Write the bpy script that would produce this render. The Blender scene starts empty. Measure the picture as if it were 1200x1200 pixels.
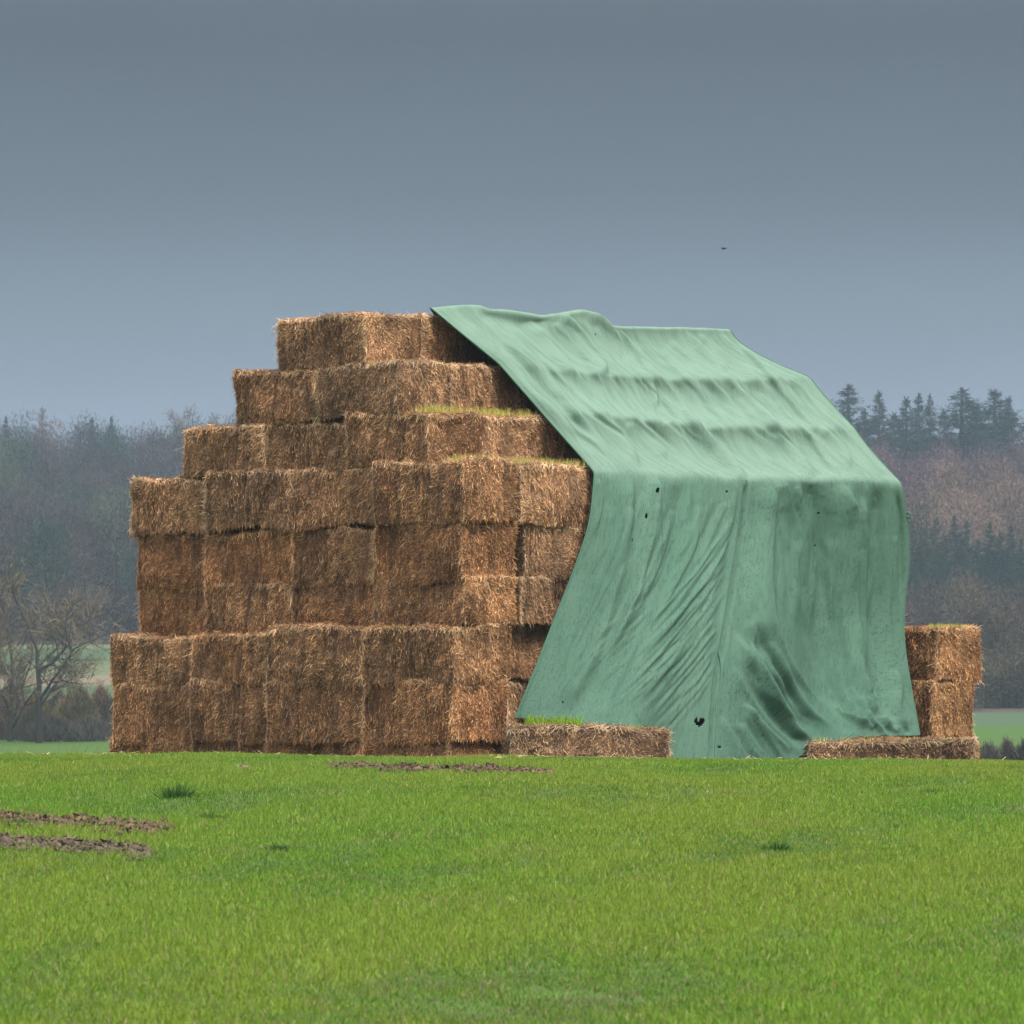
import bpy, math, random
import numpy as np

# ------------------------------------------------------------------ camera, sky, sun, exposure
sc = bpy.context.scene
COL = sc.collection
F = 6336.0                      # focal length in pixels of the 1200 px wide photograph
HZ = 870.0                      # picture row of the horizon
cd = bpy.data.cameras.new('camera'); cam = bpy.data.objects.new('camera', cd); COL.objects.link(cam)
cam.location = (0, 0, 0); cam.rotation_euler = (math.radians(90), 0, 0)
cd.sensor_width = 36; cd.lens = 36 * F / 1200; cd.shift_y = (HZ - 600) / 1200
cd.clip_start = 1; cd.clip_end = 20000
cd.dof.use_dof = True; cd.dof.focus_distance = 88; cd.dof.aperture_fstop = 9
sc.camera = cam

SUN_TO = np.array((0.43, -0.45, 1.15)); SUN_TO /= np.linalg.norm(SUN_TO)
sun_el = math.asin(SUN_TO[2]); sun_az = math.atan2(SUN_TO[0], SUN_TO[1])
world = bpy.data.worlds.new('World'); sc.world = world; world.use_nodes = True
wn, wl = world.node_tree.nodes, world.node_tree.links
wn.clear()
wo = wn.new('ShaderNodeOutputWorld'); bg = wn.new('ShaderNodeBackground')
sky = wn.new('ShaderNodeTexSky'); sky.sky_type = 'NISHITA'; sky.sun_disc = False
sky.sun_elevation = sun_el; sky.sun_rotation = sun_az; sky.dust_density = 3.0
tc = wn.new('ShaderNodeTexCoord'); sep = wn.new('ShaderNodeSeparateXYZ')
wl.new(tc.outputs['Generated'], sep.inputs[0])
ramp = wn.new('ShaderNodeValToRGB')            # cloud bank: pale at the skyline, dark above, bright overhead
# bright-grey cloud layer values are divided by the background strength 0.1
stops = [(0.000, (1.85, 2.35, 3.05)), (0.035, (1.85, 2.35, 3.05)), (0.062, (1.75, 2.2, 2.8)), (0.082, (1.35, 1.7, 2.15)), (0.100, (.85, 1.08, 1.36)), (0.13, (.58, .75, .95)), (0.30, (3., 3.3, 3.8)), (0.5, (12., 12.6, 13.4)), (1.0, (23.0, 23.6, 24.2))]
cr = ramp.color_ramp
while len(cr.elements) < len(stops): cr.elements.new(0.5)
for e, (p, c) in zip(cr.elements, stops): e.position = p; e.color = (*c, 1)
wl.new(sep.outputs['Z'], ramp.inputs[0])
# soft cloud streaks
mp = wn.new('ShaderNodeMapping'); mp.inputs['Scale'].default_value = (6, 6, 22)
nz = wn.new('ShaderNodeTexNoise'); nz.inputs['Scale'].default_value = 1.0; nz.inputs['Detail'].default_value = 3
wl.new(tc.outputs['Generated'], mp.inputs[0]); wl.new(mp.outputs[0], nz.inputs['Vector'])
mr = wn.new('ShaderNodeMapRange'); mr.inputs['To Min'].default_value = 0.84; mr.inputs['To Max'].default_value = 1.16
wl.new(nz.outputs['Fac'], mr.inputs[0])
vm = wn.new('ShaderNodeVectorMath'); vm.operation = 'SCALE'
wl.new(ramp.outputs[0], vm.inputs[0]); wl.new(mr.outputs[0], vm.inputs['Scale'])
mx = wn.new('ShaderNodeMixRGB'); mx.inputs[0].default_value = 0.93
wl.new(sky.outputs[0], mx.inputs[1]); wl.new(vm.outputs[0], mx.inputs[2])
wl.new(mx.outputs[0], bg.inputs[0]); bg.inputs[1].default_value = 0.1; wl.new(bg.outputs[0], wo.inputs[0])

sd = bpy.data.lights.new('sun', 'SUN'); sun = bpy.data.objects.new('sun', sd); COL.objects.link(sun)
sd.energy = 3.9; sd.angle = math.radians(12); sd.color = (1.0, 0.93, 0.82)
from mathutils import Vector
sun.rotation_euler = Vector(SUN_TO).to_track_quat('Z', 'Y').to_euler(); sun.location = (20, -20, 40)
vs = sc.view_settings; vs.view_transform = 'Standard'; vs.look = 'None'; vs.gamma = 1; vs.exposure = 0.4
sc.cycles.volume_bounces = 1; sc.cycles.max_bounces = 6; sc.cycles.diffuse_bounces = 3
sc.cycles.volume_step_rate = 1.0

# ------------------------------------------------------------------ helpers
rng = np.random.default_rng(7); random.seed(7)
def tag(o, label=None, cat=None, group=None, kind=None):
    if label: o['label'] = label
    if cat: o['category'] = cat
    if group: o['group'] = group
    if kind: o['kind'] = kind
    return o
def mesh(name, V, Q, mat, tint=None, smooth=False, uv=None):
    V = np.asarray(V, np.float32); Q = np.asarray(Q, np.int32)
    me = bpy.data.meshes.new(name)
    me.vertices.add(len(V)); me.vertices.foreach_set('co', V.ravel())
    k = Q.shape[1]
    me.loops.add(Q.size); me.loops.foreach_set('vertex_index', Q.ravel())
    me.polygons.add(len(Q)); me.polygons.foreach_set('loop_start', np.arange(len(Q), dtype=np.int32) * k)
    me.polygons.foreach_set('loop_total', np.full(len(Q), k, np.int32))
    if smooth: me.polygons.foreach_set('use_smooth', np.ones(len(Q), bool))
    if tint is not None:
        t = np.ones((len(V), 4), np.float32); t[:, :3] = tint
        at = me.attributes.new('tint', 'FLOAT_COLOR', 'POINT'); at.data.foreach_set('color', t.ravel())
    if uv is not None:
        l = me.uv_layers.new(name='UVMap'); l.data.foreach_set('uv', np.asarray(uv, np.float32)[Q.ravel()].ravel())
    me.update(calc_edges=True); me.validate()
    if mat: me.materials.append(mat)
    return me
def obj(name, me, parent=None, loc=(0, 0, 0), rz=0):
    o = bpy.data.objects.new(name, me); COL.objects.link(o); o.location = loc; o.rotation_euler = (0, 0, rz)
    if parent is not None: o.parent = parent
    return o
def wav(P, freq, seed, n=10):
    r = np.random.default_rng(seed); P = np.asarray(P); d = P.shape[1]; out = np.zeros(len(P))
    for _ in range(n):
        k = r.normal(size=d); k /= np.linalg.norm(k); out += np.sin(P @ (k * freq * r.uniform(.6, 1.5)) + r.uniform(0, 6.283))
    return out / math.sqrt(n / 2) / 1.6
def unit(v): return v / np.maximum(np.linalg.norm(v, axis=-1, keepdims=True), 1e-9)
def blades(base, d, length, width, side=None, r=rng, tip=0.25, bend=None):
    """thin tapering four-cornered blades; returns V, Q"""
    n = len(base)
    if side is None: side = r.normal(size=(n, 3))
    side = unit(np.cross(d, side))
    L = np.asarray(length).reshape(-1, 1); W = np.asarray(width).reshape(-1, 1) / 2
    top = base + d * L
    V = np.stack([base - side * W, base + side * W, top + side * W * tip, top - side * W * tip], 1).reshape(-1, 3)
    return V, np.arange(4 * n).reshape(n, 4)
def tube(pts, rad, sides=5):
    pts = np.asarray(pts, float); n = len(pts); V = []
    for i in range(n):
        a = pts[max(i - 1, 0)]; b = pts[min(i + 1, n - 1)]; t = (b - a) / (np.linalg.norm(b - a) + 1e-9)
        u = np.cross(t, (0.3, 0.9, 0.2)); u /= np.linalg.norm(u) + 1e-9; w = np.cross(t, u)
        for s in range(sides):
            an = 6.2832 * s / sides; V.append(pts[i] + (u * math.cos(an) + w * math.sin(an)) * rad[i])
    Q = [(i * sides + s, i * sides + (s + 1) % sides, (i + 1) * sides + (s + 1) % sides, (i + 1) * sides + s) for i in range(n - 1) for s in range(sides)]
    return np.array(V), np.array(Q)
class Acc:
    def __init__(s): s.V = []; s.Q = []; s.T = []; s.n = 0
    def add(s, V, Q, tint=(1, 1, 1)):
        s.V.append(V); s.Q.append(np.asarray(Q) + s.n); t = np.asarray(tint, float)
        s.T.append(np.broadcast_to(t, (len(V), 3)) if t.ndim == 1 else t); s.n += len(V)
    def mesh(s, name, mat, smooth=False): return mesh(name, np.concatenate(s.V), np.concatenate(s.Q), mat, np.concatenate(s.T), smooth)
def newmat(name, rough=0.9, spec=0.2):
    m = bpy.data.materials.new(name); m.use_nodes = True; nt = m.node_tree; p = nt.nodes['Principled BSDF']
    p.inputs['Roughness'].default_value = rough; p.inputs['Specular IOR Level'].default_value = spec
    return m, nt.nodes, nt.links, p
def tintmat(name, rough=0.9, spec=0.15, noise=None, objcol=False, transl=0.0):
    m, N, L, p = newmat(name, rough, spec)
    a = N.new('ShaderNodeAttribute'); a.attribute_name = 'tint'; out = a.outputs['Color']
    if objcol:
        oi = N.new('ShaderNodeObjectInfo'); mm = N.new('ShaderNodeMixRGB'); mm.blend_type = 'MULTIPLY'; mm.inputs[0].default_value = 1
        L.new(out, mm.inputs[1]); L.new(oi.outputs['Color'], mm.inputs[2]); out = mm.outputs[0]
    if objcol:
        g0 = N.new('ShaderNodeNewGeometry'); m0 = N.new('ShaderNodeMapping'); m0.inputs['Scale'].default_value = (5, 5, 1.3); t0 = N.new('ShaderNodeTexNoise'); t0.inputs['Scale'].default_value = 1; t0.inputs['Detail'].default_value = 3
        L.new(g0.outputs['Position'], m0.inputs[0]); L.new(m0.outputs[0], t0.inputs['Vector']); r0 = N.new('ShaderNodeMapRange'); r0.inputs['From Min'].default_value = .35; r0.inputs['From Max'].default_value = .55; r0.inputs['To Min'].default_value = .62; r0.inputs['To Max'].default_value = 1.08
        L.new(t0.outputs['Fac'], r0.inputs[0]); v0 = N.new('ShaderNodeVectorMath'); v0.operation = 'SCALE'; L.new(out, v0.inputs[0]); L.new(r0.outputs[0], v0.inputs['Scale']); out = v0.outputs[0]
    if noise:
        g = N.new('ShaderNodeNewGeometry'); t = N.new('ShaderNodeTexNoise'); t.inputs['Scale'].default_value = noise[0]; t.inputs['Detail'].default_value = 4
        L.new(g.outputs['Position'], t.inputs['Vector'])
        r = N.new('ShaderNodeMapRange'); r.inputs['From Min'].default_value = .3; r.inputs['From Max'].default_value = .7; r.inputs['To Min'].default_value = noise[1]; r.inputs['To Max'].default_value = noise[2]
        L.new(t.outputs['Fac'], r.inputs[0]); v = N.new('ShaderNodeVectorMath'); v.operation = 'SCALE'
        L.new(out, v.inputs[0]); L.new(r.outputs[0], v.inputs['Scale']); out = v.outputs[0]
    L.new(out, p.inputs['Base Color'])
    if transl > 0:
        tr = N.new('ShaderNodeBsdfTranslucent'); L.new(out, tr.inputs[0]); ms = N.new('ShaderNodeMixShader'); ms.inputs[0].default_value = transl
        o = N['Material Output']; L.new(p.outputs[0], ms.inputs[1]); L.new(tr.outputs[0], ms.inputs[2]); L.new(ms.outputs[0], o.inputs[0])
    return m
M_straw = tintmat('straw', 0.75, 0.25, (1.1, .72, 1.28), True)
M_grass = tintmat('grass_blades', 0.6, 0.25, transl=0.25)
M_wood = tintmat('bare_twigs', 0.95, 0.05)
M_needle = tintmat('needles', 0.9, 0.08)
M_soil = tintmat('soil', 0.95, 0.1, (9, .7, 1.25))

# ------------------------------------------------------------------ ground
SL = dict(y=[-200, 15, 30, 45, 60, 72, 82, 85.6, 90, 110, 150, 250, 350, 450, 480, 560, 700, 800, 1100, 1400, 3200],
          l=[-2.5, -2.1, -1.5625, -.95, -.52, -.30, -.24, -.74, -.80, -1.2, -2.4, -3.0, -1.7, .35, 1.2, 5.0, 12.7, 20, 50, 51, 0],
          r=[-2.5, -2.1, -1.5625, -.95, -.52, -.30, -.24, -.74, -.80, -1.2, -2.4, -3.0, -1.2, 1.0, 1.6, 3.1, 11.5, 22, 51, 52, 0])
def gz(x, y):
    x = np.asarray(x, float); y = np.asarray(y, float)
    l = np.interp(y, SL['y'], SL['l']); r = np.interp(y, SL['y'], SL['r'])
    q = np.clip((x / np.maximum(y, 30) * F + 250) / 500, 0, 1); q = q * q * (3 - 2 * q)
    z = l * (1 - q) + r * q
    z = z - 0.0075 * np.clip(x, -30, 30) * np.exp(-((y - 82) / 14.0) ** 2)
    z = z + 0.018 * np.sin(x * 1.3 + y * .4) * np.exp(-((y - 60) / 40.0) ** 2) + 0.012 * np.sin(x * 3.1 - y * .9) * np.exp(-((y - 60) / 30.0) ** 2)
    return z
def at(px, py=None, y=None):
    """world x for a picture column at distance y, z for a row"""
    return (px - 600) / F * y, (None if py is None else (HZ - py) / F * y)
def dist_of_row(py, px=600):
    ys = np.linspace(28, 81, 400); rows = HZ - F * gz((px - 600) / F * ys, ys) / ys
    return float(np.interp(-py, -rows, ys))
def sheet(name, xs, ys, mat, kind='structure'):
    X, Y = np.meshgrid(xs, ys); V = np.stack([X, Y, gz(X, Y)], -1).reshape(-1, 3); nx = len(xs)
    i = np.arange(len(ys) - 1)[:, None] * nx + np.arange(nx - 1)[None]; i = i.ravel()
    Q = np.stack([i, i + 1, i + nx + 1, i + nx], 1)
    o = obj(name, mesh(name, V, Q, mat, smooth=True)); o['kind'] = kind; return o
def groundmat(name, cols, scale, seed):
    m, N, L, p = newmat(name, 0.95, 0.1)
    g = N.new('ShaderNodeNewGeometry'); t = N.new('ShaderNodeTexNoise'); t.inputs['Scale'].default_value = scale; t.inputs['Detail'].default_value = 6
    L.new(g.outputs['Position'], t.inputs['Vector']); r = N.new('ShaderNodeValToRGB'); e = r.color_ramp.elements
    while len(e) < len(cols): e.new(.5)
    for i, c in enumerate(cols): e[i].position = .3 + .4 * i / (len(cols) - 1); e[i].color = (*c, 1)
    L.new(t.outputs['Fac'], r.inputs[0]); L.new(r.outputs[0], p.inputs['Base Color']); return m
M_near = groundmat('field_soil', [(.05, .035, .02), (.055, .075, .02), (.06, .10, .02)], 2.2, 1)
# far fields: strips of crops lying across the slope
M_far, N, L, p = newmat('crop_strips', .95, .1)
g = N.new('ShaderNodeNewGeometry'); s = N.new('ShaderNodeSeparateXYZ'); L.new(g.outputs['Position'], s.inputs[0])
t = N.new('ShaderNodeTexNoise'); t.inputs['Scale'].default_value = .02; L.new(g.outputs['Position'], t.inputs['Vector'])
a1 = N.new('ShaderNodeMath'); a1.operation = 'MULTIPLY_ADD'; a1.inputs[1].default_value = 40; L.new(t.outputs['Fac'], a1.inputs[0])
L.new(s.outputs['Y'], a1.inputs[2]); mr = N.new('ShaderNodeMapRange'); mr.inputs['From Min'].default_value = 200; mr.inputs['From Max'].default_value = 760; L.new(a1.outputs[0], mr.inputs[0])
r = N.new('ShaderNodeValToRGB'); r.color_ramp.interpolation = 'LINEAR'; e = r.color_ramp.elements
G1 = (.040, .082, .011); G2 = (.078, .092, .045); BR = (.125, .10, .065); G3 = (.042, .070, .032)
st = [(0, G1), (.50, G1), (.52, G3), (.70, G3), (.71, BR), (.755, BR), (.765, G2), (.81, G2), (.82, G3), (.90, G3), (.91, G2), (1, G2)]
while len(e) < len(st): e.new(.5)
for q, (pos, c) in zip(e, st): q.position = pos; q.color = (*c, 1)
L.new(mr.outputs[0], r.inputs[0])
gx = N.new('ShaderNodeMath'); gx.operation = 'GREATER_THAN'; gx.inputs[1].default_value = 18; L.new(s.outputs['X'], gx.inputs[0])
gy = N.new('ShaderNodeMath'); gy.operation = 'GREATER_THAN'; gy.inputs[1].default_value = 560; L.new(s.outputs['Y'], gy.inputs[0])
gm = N.new('ShaderNodeMath'); gm.operation = 'MULTIPLY'; L.new(gx.outputs[0], gm.inputs[0]); L.new(gy.outputs[0], gm.inputs[1])
fm = N.new('ShaderNodeMixRGB'); L.new(gm.outputs[0], fm.inputs[0]); L.new(r.outputs[0], fm.inputs[1]); fm.inputs[2].default_value = (.055, .045, .035, 1)
L.new(fm.outputs[0], p.inputs['Base Color'])
M_hill = groundmat('woodland_floor', [(.045, .038, .03), (.07, .055, .042), (.05, .05, .03)], .05, 3)
xs_near = np.concatenate([np.linspace(-400, -32, 24), np.linspace(-30, 30, 121), np.linspace(32, 400, 24)])
sheet('field', xs_near, np.concatenate([np.linspace(-200, 12, 12), np.linspace(15, 100, 171), np.linspace(104, 200, 25)]), M_near)
sheet('far_fields', np.linspace(-700, 700, 141), np.linspace(200, 700, 101), M_far)
xs = np.linspace(-1400, 1400, 113)
h = sheet('hills', xs, np.linspace(700, 3000, 93), M_hill)

# ------------------------------------------------------------------ grass of the near field
SOIL = []          # bare places: (px, py, half width px, half height px)
for a in np.linspace(398, 640, 30): SOIL.append((a, 899 + 8 * (a - 398) / 242 + rng.normal() * .8, 9, 1.6))
for a in np.linspace(-10, 190, 26): SOIL.append((a, 963 + 9 * max(0, (a)) / 190 + rng.normal() * 1.5, 12, 3.2))
for a in np.linspace(-10, 165, 26): SOIL.append((a, 987 + 12 * max(0, a) / 165, 12, 4.5))
for q in ((285, 900, 8, 2), (262, 962, 8, 2), (860, 931, 35, 1.5), (1185, 948, 25, 3), (760, 955, 18, 1.2), (520, 948, 16, 1.2)): SOIL.append(q)
SOIL = np.array(SOIL)
def soilness(P):
    px = 600 + F * P[:, 0] / P[:, 1]; py = HZ - F * P[:, 2] / P[:, 1]; m = np.zeros(len(P))
    for a, b, w, hh in SOIL:
        d = ((px - a) / w) ** 2 + ((py - b) / hh) ** 2; m = np.maximum(m, np.exp(-d * .7))
    return m
def grass_field():
    Vs, Qs, Ts, n0 = [], [], [], 0
    for (y0, y1, dens, hh, ww) in ((27, 36, 2100, .075, .0075), (36, 46, 1900, .075, .0075), (46, 58, 1300, .075, .008), (58, 70, 1000, .075, .009), (70, 83.2, 850, .07, .0095), (83.2, 86.5, 250, .07, .009), (86.5, 120, 40, .09, .012)):
        hw = y1 * .108 + (1.2 if y1 < 70 else 2.5); n = int(dens * (y1 - y0) * 2 * hw)
        x = rng.uniform(-hw, hw, n); y = rng.uniform(y0, y1, n); P = np.stack([x, y, gz(x, y)], 1)
        lum = wav(P[:, :2] * (1, .35), 1.6, 3) ; lum2 = wav(P[:, :2] * (1, .5), 6.0, 4); yel = wav(P[:, :2] * (1, .25), .9, 5)
        so = soilness(P); keep = rng.uniform(0, 1, n) > so * .86
        keep &= rng.uniform(-1.9, 1.5, n) < (.55 * lum2 + .5 * lum + .95)
        P, lum, lum2, yel = P[keep], lum[keep], lum2[keep], yel[keep]; n = len(P)
        d = unit(np.stack([rng.normal(0, .42, n), rng.normal(0, .42, n), np.ones(n)], 1))
        L_ = hh * .72 * rng.uniform(.5, 1.3, n) * (1 + .2 * lum + .12 * lum2)
        sd_ = np.stack([rng.normal(0, .5, n), -np.ones(n), rng.normal(0, .3, n)], 1)
        V, Q = blades(P - (0, 0, .01), d, L_, ww * rng.uniform(.6, 1.4, n), sd_, tip=.3)
        base = np.array((.104, .238, .016)); yl = np.array((.205, .262, .028)); dk = np.array((.045, .150, .008)); dry = np.array((.33, .27, .12))
        k = np.clip(.55 + .33 * yel + rng.normal(0, .18, n), 0, 1)[:, None]; c = base * (1 - k) + yl * k
        k = np.clip(-.42 * lum - .25 * lum2 + rng.normal(0, .22, n), 0, .8)[:, None]; c = c * (1 - k) + dk * k
        dr = rng.uniform(0, 1, n) < .05 + .10 * np.clip(wav(P[:, :2] * (1, .6), 2.4, 77) - .5, 0, 1); c[dr] = dry * rng.uniform(.6, 1.1, (dr.sum(), 1))
        c = c * rng.uniform(.75, 1.25, (n, 1))
        Vs.append(V); Qs.append(Q + n0); Ts.append(np.repeat(c, 4, 0)); n0 += len(V)
    o = obj('grass', mesh('grass', np.concatenate(Vs), np.concatenate(Qs), M_grass, np.concatenate(Ts)))
    return tag(o, 'short bright green grass covering the field in front of the stack', kind='stuff')
grass_field()
# clods of turned earth in the bare strips
def clod(r, size):
    n1, n2 = 7, 5; V = []
    for i in range(n2 + 1):
        for j in range(n1):
            th = math.pi * i / n2; ph = 6.2832 * j / n1
            V.append((math.sin(th) * math.cos(ph), math.sin(th) * math.sin(ph), math.cos(th) * .7))
    V = np.array(V) * size; V += r.normal(0, .26 * size, V.shape)
    Q = [(i * n1 + j, i * n1 + (j + 1) % n1, (i + 1) * n1 + (j + 1) % n1, (i + 1) * n1 + j) for i in range(n2) for j in range(n1)]
    return V, np.array(Q)
def clods(name, label, sel, n, smin, smax, spread, ccol=(.115, .078, .052)):
    A = Acc(); S = SOIL[sel]
    for _ in range(n):
        a, b, w, hh = S[rng.integers(len(S))]; px = a + rng.normal() * w * .6; y = dist_of_row(b + rng.normal() * hh * spread, px)
        x = at(px, y=y)[0]; V, Q = clod(rng, rng.uniform(smin, smax) * (1.7 if rng.random() < .08 else 1))
        c = np.array(ccol) * rng.uniform(.45, 1.35)
        A.add(V + (x, y, float(gz(x, y)) + .008), Q, c)
    tag(obj(name, A.mesh(name, M_soil)), label, kind='stuff')
clods('soil_clods', 'strip of broken brown soil in the grass just below the stack', slice(0, 30), 900, .014, .045, .9)
clods('soil_clods', 'patch of dark clods thrown up along the upper wheel rut at lower left', slice(30, 56), 1000, .01, .045, 1.1)
clods('soil_clods', 'grey brown ridge of pressed earth along the lower wheel rut', slice(56, 82), 1500, .01, .038, .7, (.105, .082, .058))
clods('soil_clods', 'scattered crumbs of bare soil between the grass', slice(82, 88), 110, .006, .016, .7)

# loose straw blown off the stack onto the crest
n = 2600; x = rng.uniform(-7.5, 8.2, n); y = 84.6 - rng.gamma(1.6, .9, n); P = np.stack([x, y, gz(x, y) + .03], 1); an = rng.uniform(0, 6.28, n)
V, Q = blades(P, unit(np.stack([np.cos(an), np.sin(an), rng.normal(0, .25, n)], 1)), rng.uniform(.04, .16, n), rng.uniform(.006, .012, n), np.tile((0, -1.0, .3), (n, 1)), tip=.6)
A = Acc(); A.add(V, Q, np.repeat(np.array((.42, .31, .17)) * rng.uniform(.5, 1.2, (n, 1)), 4, 0)); tag(obj('loose_straw', A.mesh('loose_straw', M_soil)), 'loose straw blown into the grass at the foot of the stack', kind='stuff')

# ------------------------------------------------------------------ straw bales
S2 = math.sqrt(.5); U = np.array((S2, S2, 0)); W = np.array((-S2, S2, 0)); C0 = np.array((-.764, 88.0, 0))
BL, BD, BH = 2.2, 1.2, .88
def bale_mesh(name, seed, straws=True, dens=3800):
    r = np.random.default_rng(seed); A = Acc(); hx, hy, hz = BL / 2, BD / 2, BH / 2
    def face(o, a, b, na, nb):
        i, j = np.meshgrid(np.linspace(-1, 1, na + 1), np.linspace(-1, 1, nb + 1), indexing='ij')
        P = np.array(o)[None] + i.reshape(-1, 1) * np.array(a) + j.reshape(-1, 1) * np.array(b)
        k = (np.arange(na)[:, None] * (nb + 1) + np.arange(nb)[None]).ravel(); return P, np.stack([k, k + nb + 1, k + nb + 2, k + 1], 1)
    nx, ny, nh = (44, 24, 18) if straws else (10, 6, 5)
    fs = [((0, -hy, 0), (hx, 0, 0), (0, 0, hz), nx, nh), ((0, hy, 0), (-hx, 0, 0), (0, 0, hz), nx, nh), ((-hx, 0, 0), (0, -hy, 0), (0, 0, hz), ny, nh),
          ((hx, 0, 0), (0, hy, 0), (0, 0, hz), ny, nh), ((0, 0, hz), (hx, 0, 0), (0, hy, 0), nx, ny), ((0, 0, -hz), (hx, 0, 0), (0, -hy, 0), nx, ny)]
    flakes = np.sort(r.uniform(-hx, hx, 9)); gd = r.uniform(.012, .05, 9); H = np.array((hx, hy, hz))
    def deform(P):
        rad = .06 + .02 * wav(P, 3, seed + 5)[:, None]; I = np.clip(P, -(H - rad), H - rad); D = P - I; P2 = I + D / np.maximum(np.linalg.norm(D, axis=1, keepdims=True), 1e-6) * np.minimum(rad, np.linalg.norm(D, axis=1, keepdims=True))
        nrm = unit(P2 / H ** 3 * np.abs(P / H) ** 5 + 1e-6); g = np.zeros(len(P))
        for f_, q in zip(flakes, gd): g -= q * np.exp(-((P[:, 0] - f_ - .025 * np.sin(P[:, 2] * 6 + f_ * 9)) / .022) ** 2)
        side = (np.abs(P[:, 0]) < hx - .1)
        d = .040 * wav(P, 4.2, seed + 1) + .016 * wav(P, 13, seed + 2) + .010 * wav(P, 34, seed + 3) + g * side * .8 - .02
        # sag: sides bulge, the bottom edge stands back a little
        d += .015 * (1 - (P[:, 2] / hz) ** 2)
        return P2 + nrm * d[:, None], nrm
    bc = np.array((.17, .09, .045)) if straws else np.array((.2, .125, .075))
    for f_ in fs:
        P, Q = face(*f_); P2, _ = deform(P); A.add(P2, Q, bc)
    if straws:
        for fi, (o, a, b, na, nb) in enumerate(fs[:5]):
            ar = 4 * np.linalg.norm(a) * np.linalg.norm(b); n = int(ar * dens * (1.0 if fi < 4 else .55))
            uv_ = r.uniform(-1, 1, (n, 2)); P = np.array(o)[None] + uv_[:, :1] * np.array(a) + uv_[:, 1:] * np.array(b)
            Pd, nr = deform(P); fn = unit(np.array(o, float)[None])
            # local lie of the straw: mostly hanging, combed in drifting directions
            ang = 1.2 * wav(P, 5, seed + 20 + fi) + r.normal(0, .75, n)
            if fi < 4:
                ta = unit(np.array(a, float)[None]); dn = np.array((0, 0, -1.0)); tan = np.cos(ang)[:, None] * dn + np.sin(ang)[:, None] * ta
            else:
                an = r.uniform(0, 6.28, n); tan = np.stack([np.cos(an), np.sin(an), 0 * an], 1)
            out = r.uniform(.10, .75, n)[:, None]; d = unit(tan + fn * out + (nr - fn) * .35)
            L_ = r.gamma(2.6, .012, n) + .018; Wd = r.uniform(.005, .0105, n)
            edge = (np.abs(P[:, 0]) > hx - .05) & (fi < 2); rim = (P[:, 2] > hz - .05) if fi < 4 else np.zeros(n, bool)
            L_ = np.where(edge | rim, L_ * 1.5, L_)
            V, Q = blades(Pd - d * .015, d, L_, Wd, r.normal(size=(n, 3)) * .6 + nr, r, .55)
            pick = r.random(n); pal = np.array([(.36, .235, .14), (.50, .36, .23), (.27, .165, .095), (.56, .44, .30), (.15, .085, .05), (.42, .245, .115), (.35, .29, .235)])
            ci = np.digitize(pick, [.26, .44, .62, .70, .82, .93]); c = pal[ci] * (1.34, 1.20, 1.02) * r.uniform(.5, 1.35, (n, 1))
            c *= (1 + .16 * wav(P, 6, seed + 31))[:, None]
            c = np.where((edge | rim)[:, None], c * .45 + np.array((.74, .56, .36)) * .6, c)
            A.add(V, Q, np.repeat(c, 4, 0))
    return A.mesh(name, M_straw)
BALES = [bale_mesh('straw_bale', 100 + 10 * i) for i in range(7)]
PLAIN = bale_mesh('straw_bale', 900, False)
def wob(): return rng.normal() * .012
def place(cx, cy, z0, z1, length, depth, ang, label, group, tone=(1, 1, 1), plain=False, tilt=True):
    o = obj('straw_bale', PLAIN if plain else BALES[rng.integers(len(BALES))]); o.location = (cx, cy, (z0 + z1) / 2)
    o.rotation_euler = (wob() if tilt else 0, wob() if tilt else 0, ang + (math.pi if rng.random() < .5 else 0) + wob() * 1.2)
    o.scale = (length / BL, depth / BD, (z1 - z0) / BH * 1.05)
    v = rng.uniform(.86, 1.12); w = rng.uniform(-.05, .05)
    o.color = (tone[0] * v * (1 + w), tone[1] * v, tone[2] * v * (1 - w), 1)
    tag(o, label, 'straw bale', group); return o
def tL(px, off=0.0, uoff=0.0):       # distance along the gable side for a picture column
    o = C0 + U * uoff; k = (px - 600) / F; return (k * o[1] - o[0]) / (W[0] - k * W[1])
def tR(px, woff=0.0):
    o = C0 + W * woff; k = (px - 600) / F; return (k * o[1] - o[0]) / (U[0] - k * U[1])
def depthL(px, uoff=0): return (C0 + U * uoff + W * tL(px, 0, uoff))[1]
# layer: (top rows along the gable, bottom row at the corner, corner offset, gable set-back, gable columns, side columns, tone)
ZT = [7.14, 6.31, 5.46, 4.60, 3.60, 2.72, 1.93, 1.03, .09]; ZB = [6.31, 5.46, 4.60, 3.60, 2.72, 1.93, 1.03, .09, -.80]
LAY = [
 dict(g=[325, 430], r=[430, 492, 575, 640], ub=.10, t=(.95, .92, .90)),
 dict(g=[275, 372, 468], r=[468, 530, 616, 690], ub=.07, t=(.93, .90, .88)),
 dict(g=[217, 312, 405, 505], r=[505, 563, 662, 740], ub=.03, t=(.92, .90, .88)),
 dict(g=[155, 243, 343, 440, 545], r=[545, 612, 698, 780], ub=-.03, t=(.94, .90, .87)),
 dict(g=[157, 243, 345, 440, 545], r=[549, 618, 692, 780], ub=.05, t=(1.0, .88, .78)),
 dict(g=[161, 243, 345, 440, 547], r=[549, 610, 670, 760], ub=.06, t=(1.0, .90, .80)),
 dict(g=[128, 225, 313, 430, 531], r=[540, 601, 670, 760], ub=-.26, t=(.96, .88, .80)),
 dict(g=[130, 225, 315, 430, 531], r=[531, 606, 690, 770], ub=-.26, t=(1.0, .87, .76)),
 dict(g=[128, 225, 315, 430, 528], r=[531, 604, 690, 770], ub=-.22, t=(1.0, .84, .70)),
]
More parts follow.
